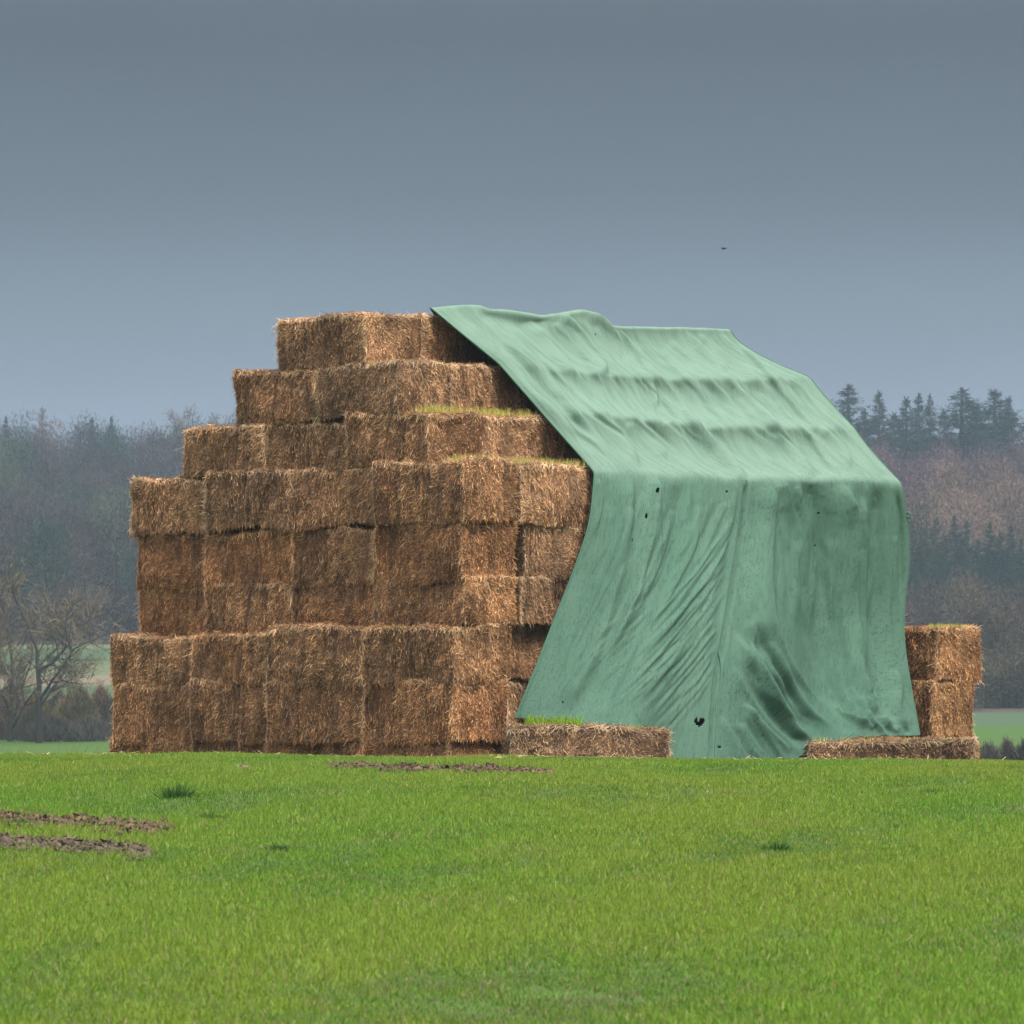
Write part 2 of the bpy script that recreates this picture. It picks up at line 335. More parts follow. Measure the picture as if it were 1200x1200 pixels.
LN = ['top layer', 'second layer from the top', 'third layer from the top', 'fourth layer from the top', 'fifth layer from the top', 'sixth layer from the top', 'seventh layer from the top', 'second layer from the ground', 'ground layer']
CO = {(0, 0): .02, (0, 1): -.05, (0, 2): .03, (0, 3): -.01, (1, 0): .06, (1, 1): .0, (1, 2): -.06, (1, 3): .0}
ORD = ['leftmost', 'second from the left', 'third from the left', 'fourth from the left']
FAN = rng
for k, Ly in enumerate(LAY):
    g = Ly['g']; ub = Ly['ub']; nb = len(g) - 1
    tone = np.array(Ly['t']) * np.array((.97, .93, .88))
    tc_ = tL(g[-1], 0, ub)
    for i in range(nb):
        a, b = tL(g[i], 0, ub), tL(g[i + 1], 0, ub); mid = (a + b) / 2; uo = ub + rng.normal() * .012 + CO[(1 if k >= 6 else 0, i)] * (k > 2)
        c = C0 + U * (uo + BD / 2) + W * mid
        dz = (-.10 if (k == 6 and i < 2) else -.06 if (k == 2 and i < 2) else -.03 if (k == 3 and i == 0) else 0) + rng.normal() * .012
        corner = i == nb - 1
        if nb == 1: lab = 'brown straw bale at the left end of the top layer, standing against the sky'
        elif corner: lab = 'straw bale at the near corner of the stack, ' + LN[k]
        else: lab = ORD[i].capitalize() + ' straw bale on the gable, ' + LN[k]
        place(c[0], c[1], ZB[k] - (.11 if (k == 5 and i < 2) else .09 if k in (4, 6, 7) else .05 if k < 3 and k > 0 else 0.01), ZT[k] + dz, abs(a - b) + .015, BD + .02, math.radians(135), lab, 'straw bales of the big stepped stack', tone)
    # side facing the tarpaulin
    rr = Ly['r']; w0 = tc_
    for i in range(1, len(rr) - 1):
        a, b = tR(rr[i], w0), tR(rr[i + 1], w0)
        wi = w0 + (.25 if (k in (6, 7) and i == 1) else 0) + rng.normal() * .015
        if k in (0, 1, 2) and i == 1: wi = w0 + .02
        seen = not (k >= 8) ; st = i == 1
        if k == 8: wi = w0 + .4
        c = C0 + U * (a + b) / 2 + W * (wi + BD / 2 + (0 if i == 1 else .10))
        if st: lab = 'straw bale right of the near corner bale in the ' + LN[k]
        else: lab = 'straw bale hidden under the green tarpaulin'
        place(c[0], c[1], ZB[k], ZT[k] + rng.normal() * .01, abs(a - b) + .01, BD, math.radians(45), lab, 'straw bales of the big stepped stack' if st else 'straw bales covered by the tarpaulin', np.array((1.08, 1.05, 1.03)) * (1 if k < 6 else .95) if k < 8 else (1, .85, .7), plain=not st)
    # bales under the tarpaulin and inside the stack
    ue = [7.6, 8.7, 9.7, 10.5, 10.6, 10.6, 10.6, 10.6, 10.6][k]; a0 = tR(rr[-1], w0); wend = tL(g[0], 0, ub)
    nrow = max(1, int(round((wend - w0) / 1.2))) if k else 2
    for j in range(nrow):
        s0 = a0 if j == 0 else (ub + BD + .03); n = max(1, int(round((ue - s0) / 2.35))); step = (ue - s0) / n
        for i in range(n):
            if j > 0 and w0 + j * 1.2 + 1.2 > wend + .5: continue
            c = C0 + U * (s0 + step * (i + .5)) + W * (w0 + .12 + j * 1.2 + .6)
            last = (i == n - 1 and j == 0 and k in (4, 5))
            lab = ('straw bale peeping out behind the right edge of the tarpaulin, %s of two' % ('upper' if k == 4 else 'lower')) if last else 'straw bale hidden inside the stack or under the tarpaulin'
            if last: c = c + U * .34 - W * .1
            place(c[0], c[1], ZB[k], ZT[k] - .02, step - .01, 1.19, math.radians(45), lab, 'straw bales of the big stepped stack' if last else 'straw bales covered by the tarpaulin', (1, .85, .7), plain=not last, tilt=False)
# loose bales at the foot
def pxbale(p0, p1, y, z0, z1, depth, rz, label, tone=(.92, .9, .88)):
    L_ = (p1 - p0) / F * y; x = ((p0 + p1) / 2 - 600) / F * y
    return place(x, y + depth / 2, z0, z1, L_, depth, rz, label, 'straw bales weighing down the tarpaulin', tuple(q * .86 for q in tone))
pxbale(594, 785, 86.9, -.78, .255, 1.2, 0, 'grey brown straw bale at the foot of the tarpaulin, bright green grass on top', (.84, .82, .82))
pxbale(946, 1145, 91.3, -.86, .05, 1.2, 0, 'long low straw bale on the ground below the right hem of the tarpaulin', (.80, .76, .74))
cR = np.array(((1096 - 600) / F * 95.4, 95.4, 0))
for (z0, z1, du, dw, lab) in ((1.08, 2.05, 0, 0, 'upper of the two straw bales stacked right of the tarpaulin, its top grassy'), (.06, 1.09, -.02, .02, 'lower of the two straw bales stacked right of the tarpaulin')):
    c = cR + U * (du + .62 - (.06 if z0 < 1 else 0)) + W * (dw + 1.1)
    place(c[0], c[1], z0, z1, 2.2, 1.24 - (.12 if z0 < 1 else 0), math.radians(135), lab, 'straw bales right of the tarpaulin', (1.0, .86, .70) if z0 < 1 else (.97, .88, .78))
c = cR + U * .62 + W * 1.1
place(c[0], c[1], -.84, .07, 2.2, 1.22, math.radians(135), 'straw bale on the ground carrying the pair right of the tarpaulin', 'straw bales right of the tarpaulin', (.9, .8, .7))

# grass and moss sprouting on the bales
def ledge_grass(name, label, pts, n, hh, cols, wd=.006):
    """pts: world polyline along a bale's top edge with an inward spread"""
    A = Acc(); P0 = np.array([p[0] for p in pts]); D = np.array([p[1] for p in pts]); t = rng.uniform(0, 1, n)
    keep = rng.random(n) < .55 + .45 * np.sin(t * 23 + hh * 99) * np.sin(t * 9 + 1); t = t[keep]; n = len(t)
    s_ = np.interp(t, np.linspace(0, 1, len(P0)), np.arange(len(P0))); P = np.stack([np.interp(s_, np.arange(len(P0)), P0[:, q]) for q in range(3)], 1)
    Dn = np.stack([np.interp(s_, np.arange(len(P0)), D[:, q]) for q in range(3)], 1); P = P + Dn * rng.uniform(0, 1, (n, 1))
    d = unit(np.stack([rng.normal(0, .45, n), rng.normal(0, .45, n), np.ones(n)], 1))
    V, Q = blades(P - (0, 0, .02), d, hh * rng.uniform(.4, 1.4, n), wd * rng.uniform(.6, 1.5, n), np.stack([rng.normal(0, .4, n), -np.ones(n), np.zeros(n)], 1))
    c = np.array(cols)[rng.integers(0, len(cols), n)] * rng.uniform(.7, 1.25, (n, 1)); A.add(V, Q, np.repeat(c, 4, 0))
    tag(obj(name, A.mesh(name, M_grass)), label, kind='stuff')
YG = [(.46, .42, .07), (.36, .40, .05), (.55, .42, .14), (.50, .38, .18)]; BG = [(.20, .36, .02), (.30, .42, .03), (.13, .26, .02)]
for k, (x0, x1, n, hh, lab, cols) in {1: (380, 600, 500, .05, 'thin yellowish grass on the second ledge of the stack', YG[2:] + YG[:1]), 2: (480, 640, 2600, .12, 'yellow green grass sprouting along the third ledge of the stack', YG), 3: (500, 694, 4200, .12, 'yellow green grass sprouting along the broad fourth ledge of the stack', YG)}.items():
    w0 = tL(LAY[k]['g'][-1], 0, LAY[k]['ub']); a, b = tR(max(x0, LAY[k]['g'][-1]), w0), tR(x1, w0)
    pts = [(C0 + U * s_ + W * (w0 + .04) + np.array((0, 0, ZT[k] + .0)), W * .5) for s_ in (a + .05, b)]
    ledge_grass('ledge_grass', lab, pts, n, hh, cols)
    w0 = tL(LAY[k]['g'][-1], 0, LAY[k]['ub']); wl_ = tL(LAY[k]['g'][0], 0, LAY[k]['ub'])
    pts = [(C0 + U * (LAY[k]['ub'] + .03) + W * s_ + np.array((0, 0, ZT[k] - (.03 if s_ > 4 else 0))), U * .1) for s_ in np.linspace(w0, wl_ - .1, 6)]
    ledge_grass('ledge_moss', 'sparse pale growth on the gable rim of the ' + LN[k], pts, 500, .035, YG[2:] + [(.3, .27, .08)])
w0 = tL(531, 0, -.26); wl_ = tL(132, 0, -.26)
ledge_grass('ledge_moss', 'sparse pale growth on the gable rim above the seventh layer', [(C0 + U * (-.23) + W * s_ + np.array((0, 0, 1.93 - (.1 if s_ > 4.2 else 0))), U * .1) for s_ in np.linspace(w0, wl_ - .1, 6)], 420, .035, YG[1:])
x0, x1 = at(618, y=87)[0], at(680, y=87)[0]
ledge_grass('bale_grass', 'bright green grass tuft on the low bale at the foot of the tarpaulin', [(np.array((x0, 87.0, .245)), np.array((0, .7, 0))), (np.array((x1, 87.0, .245)), np.array((0, .7, 0)))], 2000, .18, BG, .008)
x0, x1 = at(600, y=87)[0], at(752, y=87)[0]
ledge_grass('bale_grass', 'thin green grass along the top edge of the low bale', [(np.array((x0, 86.98, .245)), np.array((0, .7, 0))), (np.array((x1, 86.98, .235)), np.array((0, .7, 0)))], 1300, .07, BG + YG)
x0, x1 = at(952, y=91.3)[0], at(1135, y=91.3)[0]
ledge_grass('bale_grass', 'thin dull green grass on the long low bale at right', [(np.array((x0, 91.38, .04)), np.array((0, .7, 0))), (np.array((x1, 91.38, .04)), np.array((0, .7, 0)))], 1300, .075, YG + [(.12, .2, .03)])
ledge_grass('bale_grass', 'thin dull green grass on top of the stacked bales at right', [(cR + np.array((0, 0, 2.04)), U * .8), (cR + W * .2 + np.array((0, 0, 2.04)), U * 1.2)], 900, .08, YG + [(.12, .2, .03)])

# ------------------------------------------------------------------ tarpaulin
def catm(K, t):      # K: (n, d) evenly spaced keys, t in 0..1
    n = len(K) - 1; s_ = np.clip(t * n, 0, n - 1e-6); i = s_.astype(int); f = (s_ - i)[:, None]
    g_ = lambda j: K[np.clip(j, 0, n)]
    p0, p1, p2, p3 = g_(i - 1), g_(i), g_(i + 1), g_(i + 2)
    p0 = np.where((i == 0)[:, None], 2 * p1 - p2, p0); p3 = np.where((i == n - 1)[:, None], 2 * p2 - p1, p3)
    return .5 * (2 * p1 + (p2 - p0) * f + (2 * p0 - 5 * p1 + 4 * p2 - p3) * f * f + (3 * p1 - p0 - 3 * p2 + p3) * f ** 3)
VO = [tL(430, 0, .1), tL(468, 0, .07), tL(505, 0, .03), tL(545, 0, -.03)]
ROW = [
 ([503, 545, 585, 618, 655, 690, 719, 755, 790, 825, 856], [359, 356, 360, 365, 367, 362, 379, 381, 382, 383, 385], VO[0]),
 ([583, 620, 655, 690, 720, 745, 768, 815, 865, 910, 950], [426, 432, 435, 437, 439, 441, 443, 444, 446, 444, 442], VO[1]),
 ([640, 668, 695, 722, 752, 782, 812, 862, 910, 957, 1002], [490, 488, 486, 488, 491, 495, 499, 501, 502, 502, 503], VO[2]),
 ([697, 730, 760, 790, 820, 848, 875, 920, 965, 1010, 1056], [554, 555, 556, 560, 557, 560, 562, 561, 562, 562, 567], VO[3]),
]
def onplane(px, py, w):
    px = np.array(px, float); py = np.array(py, float); o = C0 + W * w; k = (px - 600) / F; t = (k * o[1] - o[0]) / (U[0] - k * U[1])
    P = o[None] + t[:, None] * U[None]; P[:, 2] = (HZ - py) / F * P[:, 1]; return P
NC = 11; TA = 560; ta = np.linspace(0, 1, TA)
rows = [onplane(a, b, w - .10) for a, b, w in ROW]
hem_px = [604, 650, 700, 745, 780, 808, 836, 890, 948, 1010, 1078]; hem_py = [843, 847, 851, 855, 905, 925, 925, 925, 880, 864, 862]
hem_y = [88.0, 87.75, 87.7, 87.8, 88.4, 88.4, 88.6, 90.0, 91.5, 92.1, 94.3]
hem = np.array([((a - 600) / F * y, y, (HZ - b) / F * y) for a, b, y in zip(hem_px, hem_py, hem_y)])
mid1 = ([688, 719, 751, 784, 815, 843, 868, 915, 962, 1014, 1066], [622] * 10 + [640]); mid2 = ([645, 690, 733, 773, 805, 830, 849, 905, 957, 1010, 1060], [738] * 10 + [745])
def midrow(m, f):
    out = []
    for i in range(NC):
        pw = 1.0 + 1.3 * max(0, (i - 4) / 6); yy = rows[3][i, 1] + (hem[i, 1] - rows[3][i, 1]) * f ** pw
        out.append(((m[0][i] - 600) / F * yy, yy, (HZ - m[1][i]) / F * yy))
    return np.array(out)
m1, m2 = midrow(mid1, .24), midrow(mid2, .64)
m2b = hem * .30 + m2 * .70; m2b[:, 1] = m2[:, 1] * .80 + hem[:, 1] * .20
back = rows[0] + W * 2.15 + np.array((0, 0, -.04)) + U * (2.35 * np.clip(1 - np.arange(NC) / 7.0, 0, 1))[:, None]; back2 = back + W * .75 + np.array((0, 0, -1.3)); back3 = back2 + W * .9 + np.array((0, 0, -1.2))
R_ = [catm(q, ta) for q in (back3, back2, back, rows[0], rows[1], rows[2], rows[3], m1, m2, hem)]
segs = [(0, 1, 14, None), (1, 2, 18, None), (2, 3, 34, None), (3, 4, 70, 'p'), (4, 5, 62, 'p'), (5, 6, 62, 'p')]
G = []; VV = []
aa = ta[:, None]
for si, (i, j, n, md) in enumerate(segs):
    for q in range(n):
        f = q / n
        if md:
            pw = 1 + 1.15 * np.clip(aa / .35, 0, 1) ** 1.3
            if i > 3: pw = np.where(aa > .82, pw - (pw - 1.12) * np.clip((aa - .82) / .18, 0, 1), pw)
            else: pw = pw - .45 * np.clip((aa - .8) / .2, 0, 1)
            fh = f ** pw; P = R_[i] * 1; P[:, :2] = R_[i][:, :2] * (1 - fh) + R_[j][:, :2] * fh; P[:, 2:] = R_[i][:, 2:] * (1 - f) + R_[j][:, 2:] * f
        else: P = R_[i] * (1 - f) + R_[j] * f
        G.append(P)
# lower curtain: smooth through eave, mids, hem
low = np.stack([R_[6], R_[7], R_[8], R_[9]], 0); tt = np.array([0, .24, .64, 1.0]); NB = 270
for q in range(NB + 1):
    f = q / NB; j = min(int(np.searchsorted(tt, f, side='right')) - 1, 2); 
    def K(z): return low[min(max(z, 0), 3)]
    t0, t1 = tt[j], tt[j + 1]; s_ = (f - t0) / (t1 - t0); h_ = t1 - t0
    ma = (K(j + 1) - K(j - 1)) / (tt[j + 1] - tt[max(j - 1, 0)]) * h_ if j > 0 else (K(1) - K(0)); mb = (K(j + 2) - K(j)) / (tt[min(j + 2, 3)] - tt[j]) * h_ if j < 2 else (K(j + 1) - K(j))
    G.append((2 * s_ ** 3 - 3 * s_ ** 2 + 1) * K(j) + (s_ ** 3 - 2 * s_ ** 2 + s_) * ma + (-2 * s_ ** 3 + 3 * s_ ** 2) * K(j + 1) + (s_ ** 3 - s_ ** 2) * mb)
G = np.stack(G, 0); NR = G.shape[0]
for _ in range(13):
    H_ = G.copy(); H_[1:-1] = (G[:-2] + 2 * G[1:-1] + G[2:]) / 4; G = H_
def normals(G):
    a = np.gradient(G, axis=1); b = np.gradient(G, axis=0); n = np.cross(b, a); n = unit(n)
    if n[NR // 2, TA // 2, 1] > 0: n = -n
    return n
Gs = G.copy()
for _ in range(60):
    Gs[1:-1] = (Gs[:-2] + 2 * Gs[1:-1] + Gs[2:]) / 4; Gs[:, 1:-1] = (Gs[:, :-2] + 2 * Gs[:, 1:-1] + Gs[:, 2:]) / 4
nrm = normals(Gs); PX = 600 + F * G[..., 0] / G[..., 1]; PY = HZ - F * G[..., 2] / G[..., 1]
front = np.zeros(NR); front[66:] = 1; front[50:66] = np.linspace(0, 1, 16)
disp = np.zeros(G.shape[:2])
def fold(pts, amp, wid, side=0.0, taper=(.15, .25)):
    """a ridge (amp>0) or valley along a line drawn on the cloth face"""
    pts = np.array(pts, float)
    # smooth the line
    n = 24; t = np.linspace(0, 1, n); pts = catm(pts, t) if len(pts) > 2 else pts[0] + (pts[-1] - pts[0]) * t[:, None]
    x0, x1, y0, y1 = pts[:, 0].min() - 4 * wid, pts[:, 0].max() + 4 * wid, pts[:, 1].min() - 4 * wid, pts[:, 1].max() + 4 * wid
    msk = (PX > x0) & (PX < x1) & (PY > y0) & (PY < y1) & (front[:, None] > 0)
    if not msk.any(): return
    X, Y = PX[msk], PY[msk]; best = np.full(len(X), 1e9); bt = np.zeros(len(X)); sg = np.zeros(len(X))
    for i in range(n - 1):
        a, b = pts[i], pts[i + 1]; d = b - a; l2 = d @ d + 1e-9; s_ = np.clip(((X - a[0]) * d[0] + (Y - a[1]) * d[1]) / l2, 0, 1)
        ex, ey = X - a[0] - s_ * d[0], Y - a[1] - s_ * d[1]; dd = np.hypot(ex, ey); m = dd < best; best[m] = dd[m]; bt[m] = (i + s_[m]) / (n - 1); sg[m] = np.sign(d[0] * ey - d[1] * ex)[m]
    tp = np.clip(bt / taper[0], 0, 1) * np.clip((1 - bt) / taper[1], 0, 1); tp = tp * tp * (3 - 2 * tp)
    wv = wid * (1 + side * sg); disp[msk] += amp * tp * np.exp(-(best / wv) ** 2)
def family(A_, B_, n, amp, wid, jit=3, side=.35, alt=True, lo=0, hi=1, seed=1):
    r = np.random.default_rng(seed); A_ = np.array(A_, float); B_ = np.array(B_, float)
    for i in range(n):
        s_ = (i + .5 + r.uniform(-.35, .35)) / n; L_ = A_ * (1 - s_) + B_ * s_; t0 = r.uniform(lo, .3 * hi); t1 = r.uniform(.62, 1) * hi
        P = catm(L_, np.linspace(t0, t1, 5)); P += r.normal(0, jit, P.shape) * (.5, .3)
        am = amp * r.uniform(.35, 1.2) * (-.6 if alt and i % 3 == 2 else 1); fold(P, am, wid * r.uniform(.6, 1.3), side * r.choice((-1, 1)))
# taut wrinkles along the free left edge
family([(530, 364), (580, 418), (640, 487), (700, 548)], [(590, 372), (650, 440), (715, 500), (790, 556)], 13, .050, 4.0, seed=3)
family([(600, 440), (640, 486), (668, 520), (702, 552)], [(625, 440), (665, 478), (700, 510), (740, 553)], 7, .045, 2.8, seed=4)
# big folds from the dip in the ridge down to the seam
fold([(655, 370), (675, 385), (705, 425), (712, 440)], .09, 6, .4); fold([(560, 362), (610, 378), (650, 372)], -.08, 9)
fold([(690, 364), (716, 385), (742, 425), (760, 445)], .07, 5, .5); fold([(722, 380), (745, 420), (760, 446), (792, 500)], -.06, 6, .3)
fold([(735, 385), (765, 430), (795, 475), (812, 505), (850, 545)], .04, 6, -.4); fold([(742, 408), (765, 455), (770, 480)], .07, 4, .4)
fold([(757, 440), (785, 478), (812, 498), (845, 530), (873, 560)], .035, 5, .5); fold([(790, 445), (815, 485), (845, 530)], -.02, 7)
fold([(822, 498), (852, 530), (882, 552), (905, 562)], .04, 5, .5)
family([(700, 480), (730, 500), (760, 530), (765, 556)], [(790, 480), (800, 500), (850, 535), (875, 560)], 5, .035, 5, seed=5)
family([(630, 372), (655, 395), (690, 430), (715, 455)], [(700, 372), (722, 400), (745, 432), (775, 470)], 6, .03, 4.5, seed=51)
fold([(722, 382), (760, 430), (800, 482), (840, 530), (877, 562)], .085, 5, .5, (.08, .08)); fold([(712, 384), (748, 432), (786, 484), (826, 532), (862, 560)], -.03, 6, .3, (.08, .08))
fold([(733, 385), (776, 432), (818, 482), (862, 535), (905, 562)], -.03, 6, .3, (.1, .1)); fold([(620, 372), (668, 432), (708, 486), (752, 553)], .08, 6, .5, (.1, .1)); fold([(800, 386), (852, 445), (905, 500), (955, 560)], .07, 6, .5, (.1, .1))
# right half of the roof
family([(850, 388), (885, 430), (930, 480), (1000, 558)], [(900, 435), (945, 458), (990, 505), (1050, 562)], 12, .035, 3.6, seed=6)
family([(800, 450), (840, 485), (870, 505), (930, 545)], [(900, 450), (930, 480), (950, 500), (1010, 555)], 9, .04, 4.5, seed=7)
family([(770, 390), (790, 410), (830, 430), (850, 442)], [(840, 388), (870, 410), (900, 435), (930, 445)], 5, .03, 7, seed=71)
fold([(960, 500), (985, 525), (1000, 550)], .07, 5, .5); fold([(900, 505), (935, 540), (962, 558)], .06, 5, .5); fold([(935, 500), (965, 540), (985, 560)], .05, 4, -.5)
# below the eave: hanging folds
fold([(914, 558), (926, 590), (938, 630), (948, 700)], .10, 6, .5); fold([(922, 570), (930, 620), (938, 690), (945, 790)], -.09, 10, .2, (.4, .5)); fold([(958, 600), (968, 690), (962, 800)], -.06, 14, 0, (.4, .4)); fold([(935, 560), (946, 610), (956, 660), (962, 740)], .05, 5, .5)
fold([(985, 566), (995, 600), (1000, 640), (1002, 700)], .06, 5, .5); fold([(1050, 570), (1058, 610), (1059, 660), (1057, 720)], -.09, 3.2, .3, (.2, .4)); fold([(1008, 640), (1012, 700), (1015, 770)], .045, 8)
fold([(765, 560), (770, 600), (775, 660)], .05, 6, .5); fold([(700, 560), (703, 590), (696, 630)], .05, 3, .4)
family([(880, 580), (880, 640), (878, 700), (876, 760)], [(1050, 590), (1052, 640), (1052, 700), (1054, 780)], 22, .035, 5, seed=8)
family([(705, 570), (700, 620), (690, 660), (670, 720)], [(860, 580), (850, 600), (830, 640), (800, 680)], 16, .025, 5, seed=9)
family([(875, 575), (885, 660), (925, 780), (1045, 862)], [(866, 690), (880, 770), (915, 845), (965, 868)], 15, .045, 4.5, jit=4, seed=21)
family([(905, 566), (915, 640), (935, 720), (985, 800)], [(1040, 572), (1046, 650), (1050, 740), (1056, 830)], 14, .045, 5.5, jit=4, seed=22, lo=-.0)
family([(705, 560), (712, 620), (690, 700), (650, 790)], [(868, 566), (850, 640), (800, 720), (740, 800)], 14, .032, 5, jit=4, seed=23)
family([(890, 562), (893, 580), (895, 600), (897, 630)], [(1045, 566), (1048, 585), (1050, 605), (1052, 640)], 12, .018, 3.6, jit=2, seed=24)
family([(710, 556), (712, 575), (712, 595), (708, 620)], [(865, 560), (862, 580), (858, 600), (850, 625)], 10, .014, 3.6, jit=2, seed=25)
family([(600, 365), (660, 430), (720, 500), (790, 556)], [(735, 385), (770, 440), (815, 500), (872, 560)], 12, .035, 4.5, jit=4, seed=26)
family([(745, 385), (800, 450), (860, 510), (915, 560)], [(850, 388), (895, 440), (950, 500), (1010, 562)], 12, .035, 4.5, jit=4, seed=27)
# diagonal pull from the seam to lower left
family([(868, 585), (835, 640), (770, 720), (690, 800)], [(838, 790), (815, 825), (795, 850), (775, 880)], 44, .023, 2.8, seed=10)
family([(800, 640), (745, 700), (690, 760), (640, 830)], [(846, 720), (800, 770), (755, 810), (700, 850)], 28, .018, 2.7, seed=11)
family([(690, 640), (670, 700), (650, 760), (620, 835)], [(760, 640), (730, 700), (690, 770), (655, 845)], 8, .02, 4, seed=12)
# diagonal pull to the lower right, towards the right-hand bale
fold([(880, 730), (910, 790), (935, 835), (975, 868)], -.16, 13, .2); fold([(858, 740), (890, 800), (925, 850), (960, 870)], .12, 8, -.4)
fold([(872, 770), (895, 820), (925, 858), (948, 872)], -.10, 6, .3)
family([(870, 690), (905, 760), (945, 820), (1000, 862)], [(848, 790), (875, 840), (910, 875), (946, 900)], 17, .055, 4, seed=13)
family([(845, 830), (850, 860), (860, 880), (870, 905)], [(865, 800), (890, 850), (920, 890), (945, 905)], 8, .04, 4, seed=14)
family([(960, 790), (985, 825), (1005, 845), (1020, 864)], [(1055, 770), (1058, 810), (1060, 840), (1068, 864)], 11, .06, 4.2, seed=15)
family([(1000, 830), (1012, 845), (1025, 855), (1030, 866)], [(1050, 820), (1056, 840), (1064, 855), (1074, 868)], 6, .05, 3, seed=16)
for P_, a_, w_ in (([(735, 556), (730, 640), (700, 760), (655, 845)], .06, 10), ([(800, 558), (788, 640), (750, 740), (700, 840)], -.05, 11), ([(905, 560), (898, 650), (902, 740), (930, 820)], .07, 10), ([(990, 562), (1000, 660), (1012, 760), (1032, 852)], .085, 11),
                   ([(1030, 564), (1034, 660), (1038, 760), (1052, 860)], -.07, 8), ([(948, 548), (965, 650), (985, 740), (1010, 845)], -.06, 11), ([(970, 640), (982, 720), (1000, 800), (1020, 860)], .05, 6), ([(768, 556), (764, 620), (745, 700), (712, 770)], .04, 6), ([(1012, 580), (1018, 680), (1026, 780)], .04, 5)):
    fold(P_, a_ * 2.0, w_, .35, (.12, .15))
# seam pucker and broad billows
fold([(876, 562), (868, 640), (851, 740), (840, 800), (835, 900)], -.10, 3.0, .3, (.05, .05)); fold([(873, 562), (862, 640), (844, 740), (833, 800), (827, 900)], .035, 4, 0, (.05, .05))
P2 = np.stack([PX.ravel() / 100, PY.ravel() / 100], 1)
bl = wav(P2 * (1, .8), 2.6, 41).reshape(PX.shape) * .04 * (1 - .7 * np.clip((570 - PY) / 20, 0, 1)) + wav(P2 * (1, .22), 8, 42).reshape(PX.shape) * .006 + wav(P2 * (1, .3), 20, 43).reshape(PX.shape) * .003
shade = np.clip((PX - 930) / 60, 0, 1) * np.clip((1055 - PX) / 50, 0, 1) * np.clip((PY - 600) / 120, 0, 1) * np.clip((870 - PY) / 60, 0, 1)
disp += bl * (.4 + .6 * front[:, None]) - .28 * shade
edge = np.minimum(1, np.minimum(np.arange(TA), TA - 1 - np.arange(TA)) / 6.0)[None]
G = G + nrm * (disp * (.35 + .65 * edge))[..., None]
# drop of the hem over its bales: keep it above them
idx = np.arange(NR * TA).reshape(NR, TA); Q = np.stack([idx[:-1, :-1], idx[:-1, 1:], idx[1:, 1:], idx[1:, :-1]], -1).reshape(-1, 4)
cx = (PX[:-1, :-1] + PX[1:, 1:]) / 2; cy = (PY[:-1, :-1] + PY[1:, 1:]) / 2
def heart(x, y, s_): return ((np.abs(x - .0) / s_) ** 2 + ((y + .35 * np.abs(x)) / (s_ * .8)) ** 2) < 1
hole = heart(cx - 820, -(cy - 846.5) * -1 + 0 * cx, 6.0) & ~((np.abs(cx - 819) < 1.3) & (cy < 845))
for (hx_, hy_, sx, sy) in ((764, 580, 1.5, 3), (755, 607, 1.3, 3.2), (852, 576, 1.2, 1.2), (739, 635, .9, 2), (844, 875, 2.2, 1), (660, 827, 1.2, 1.2), (962, 601, 1.2, 1), (963, 636, 1.2, .9), (697, 393, 1.2, .8)):
    hole |= ((cx - hx_) / sx) ** 2 + ((cy - hy_) / sy) ** 2 < 1
hole &= (np.arange(NR - 1)[:, None] > 60)
Q = Q[~hole.ravel()]
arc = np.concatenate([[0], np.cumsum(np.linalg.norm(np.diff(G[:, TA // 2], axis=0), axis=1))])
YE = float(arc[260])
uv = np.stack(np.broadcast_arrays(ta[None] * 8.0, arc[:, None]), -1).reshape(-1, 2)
M_tarp, N, L, p = newmat('tarpaulin', .8, .12)
um = N.new('ShaderNodeUVMap'); geo = N.new('ShaderNodeNewGeometry')
def noise(scale, vec, mapping=None, det=5, rgh=.6):
    t = N.new('ShaderNodeTexNoise'); t.inputs['Scale'].default_value = scale; t.inputs['Detail'].default_value = det; t.inputs['Roughness'].default_value = rgh
    if mapping: mm = N.new('ShaderNodeMapping'); mm.inputs['Scale'].default_value = mapping; L.new(vec, mm.inputs[0]); vec = mm.outputs[0]
    L.new(vec, t.inputs['Vector']); return t.outputs['Fac']
def rng_(v, a, b, c, d):
    m = N.new('ShaderNodeMapRange'); m.inputs['From Min'].default_value = a; m.inputs['From Max'].default_value = b; m.inputs['To Min'].default_value = c; m.inputs['To Max'].default_value = d; L.new(v, m.inputs[0]); return m.outputs[0]
def mix(f, a, b, mode='MIX'):
    m = N.new('ShaderNodeMixRGB'); m.blend_type = mode
    for k_, v in ((0, f), (1, a), (2, b)):
        if isinstance(v, (tuple, float)): m.inputs[k_].default_value = (*v, 1) if isinstance(v, tuple) else v
        else: L.new(v, m.inputs[k_])
    return m.outputs[0]
def mul(a, b):
    m = N.new('ShaderNodeMath'); m.operation = 'MULTIPLY'
    for k_, v in ((0, a), (1, b)):
        if isinstance(v, float): m.inputs[k_].default_value = v
        else: L.new(v, m.inputs[k_])
    return m.outputs[0]
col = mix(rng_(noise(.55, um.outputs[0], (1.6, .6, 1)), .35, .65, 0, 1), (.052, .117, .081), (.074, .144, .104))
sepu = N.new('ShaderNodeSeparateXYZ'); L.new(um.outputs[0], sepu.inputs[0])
col = mix(rng_(sepu.outputs['Y'], YE - .12, YE + .2, .85, .10), col, (.150, .228, .178))  # roof paler above the eave: brighter sky light painted into the colour, plus fading
col = mix(rng_(noise(3.0, um.outputs[0], (2.2, .35, 1), 6, .7), .45, .75, 0, .6), col, (.050, .112, .078))
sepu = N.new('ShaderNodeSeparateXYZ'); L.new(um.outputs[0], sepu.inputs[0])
lowm = rng_(sepu.outputs['Y'], YE - .8, YE + .6, .10, 1.0)
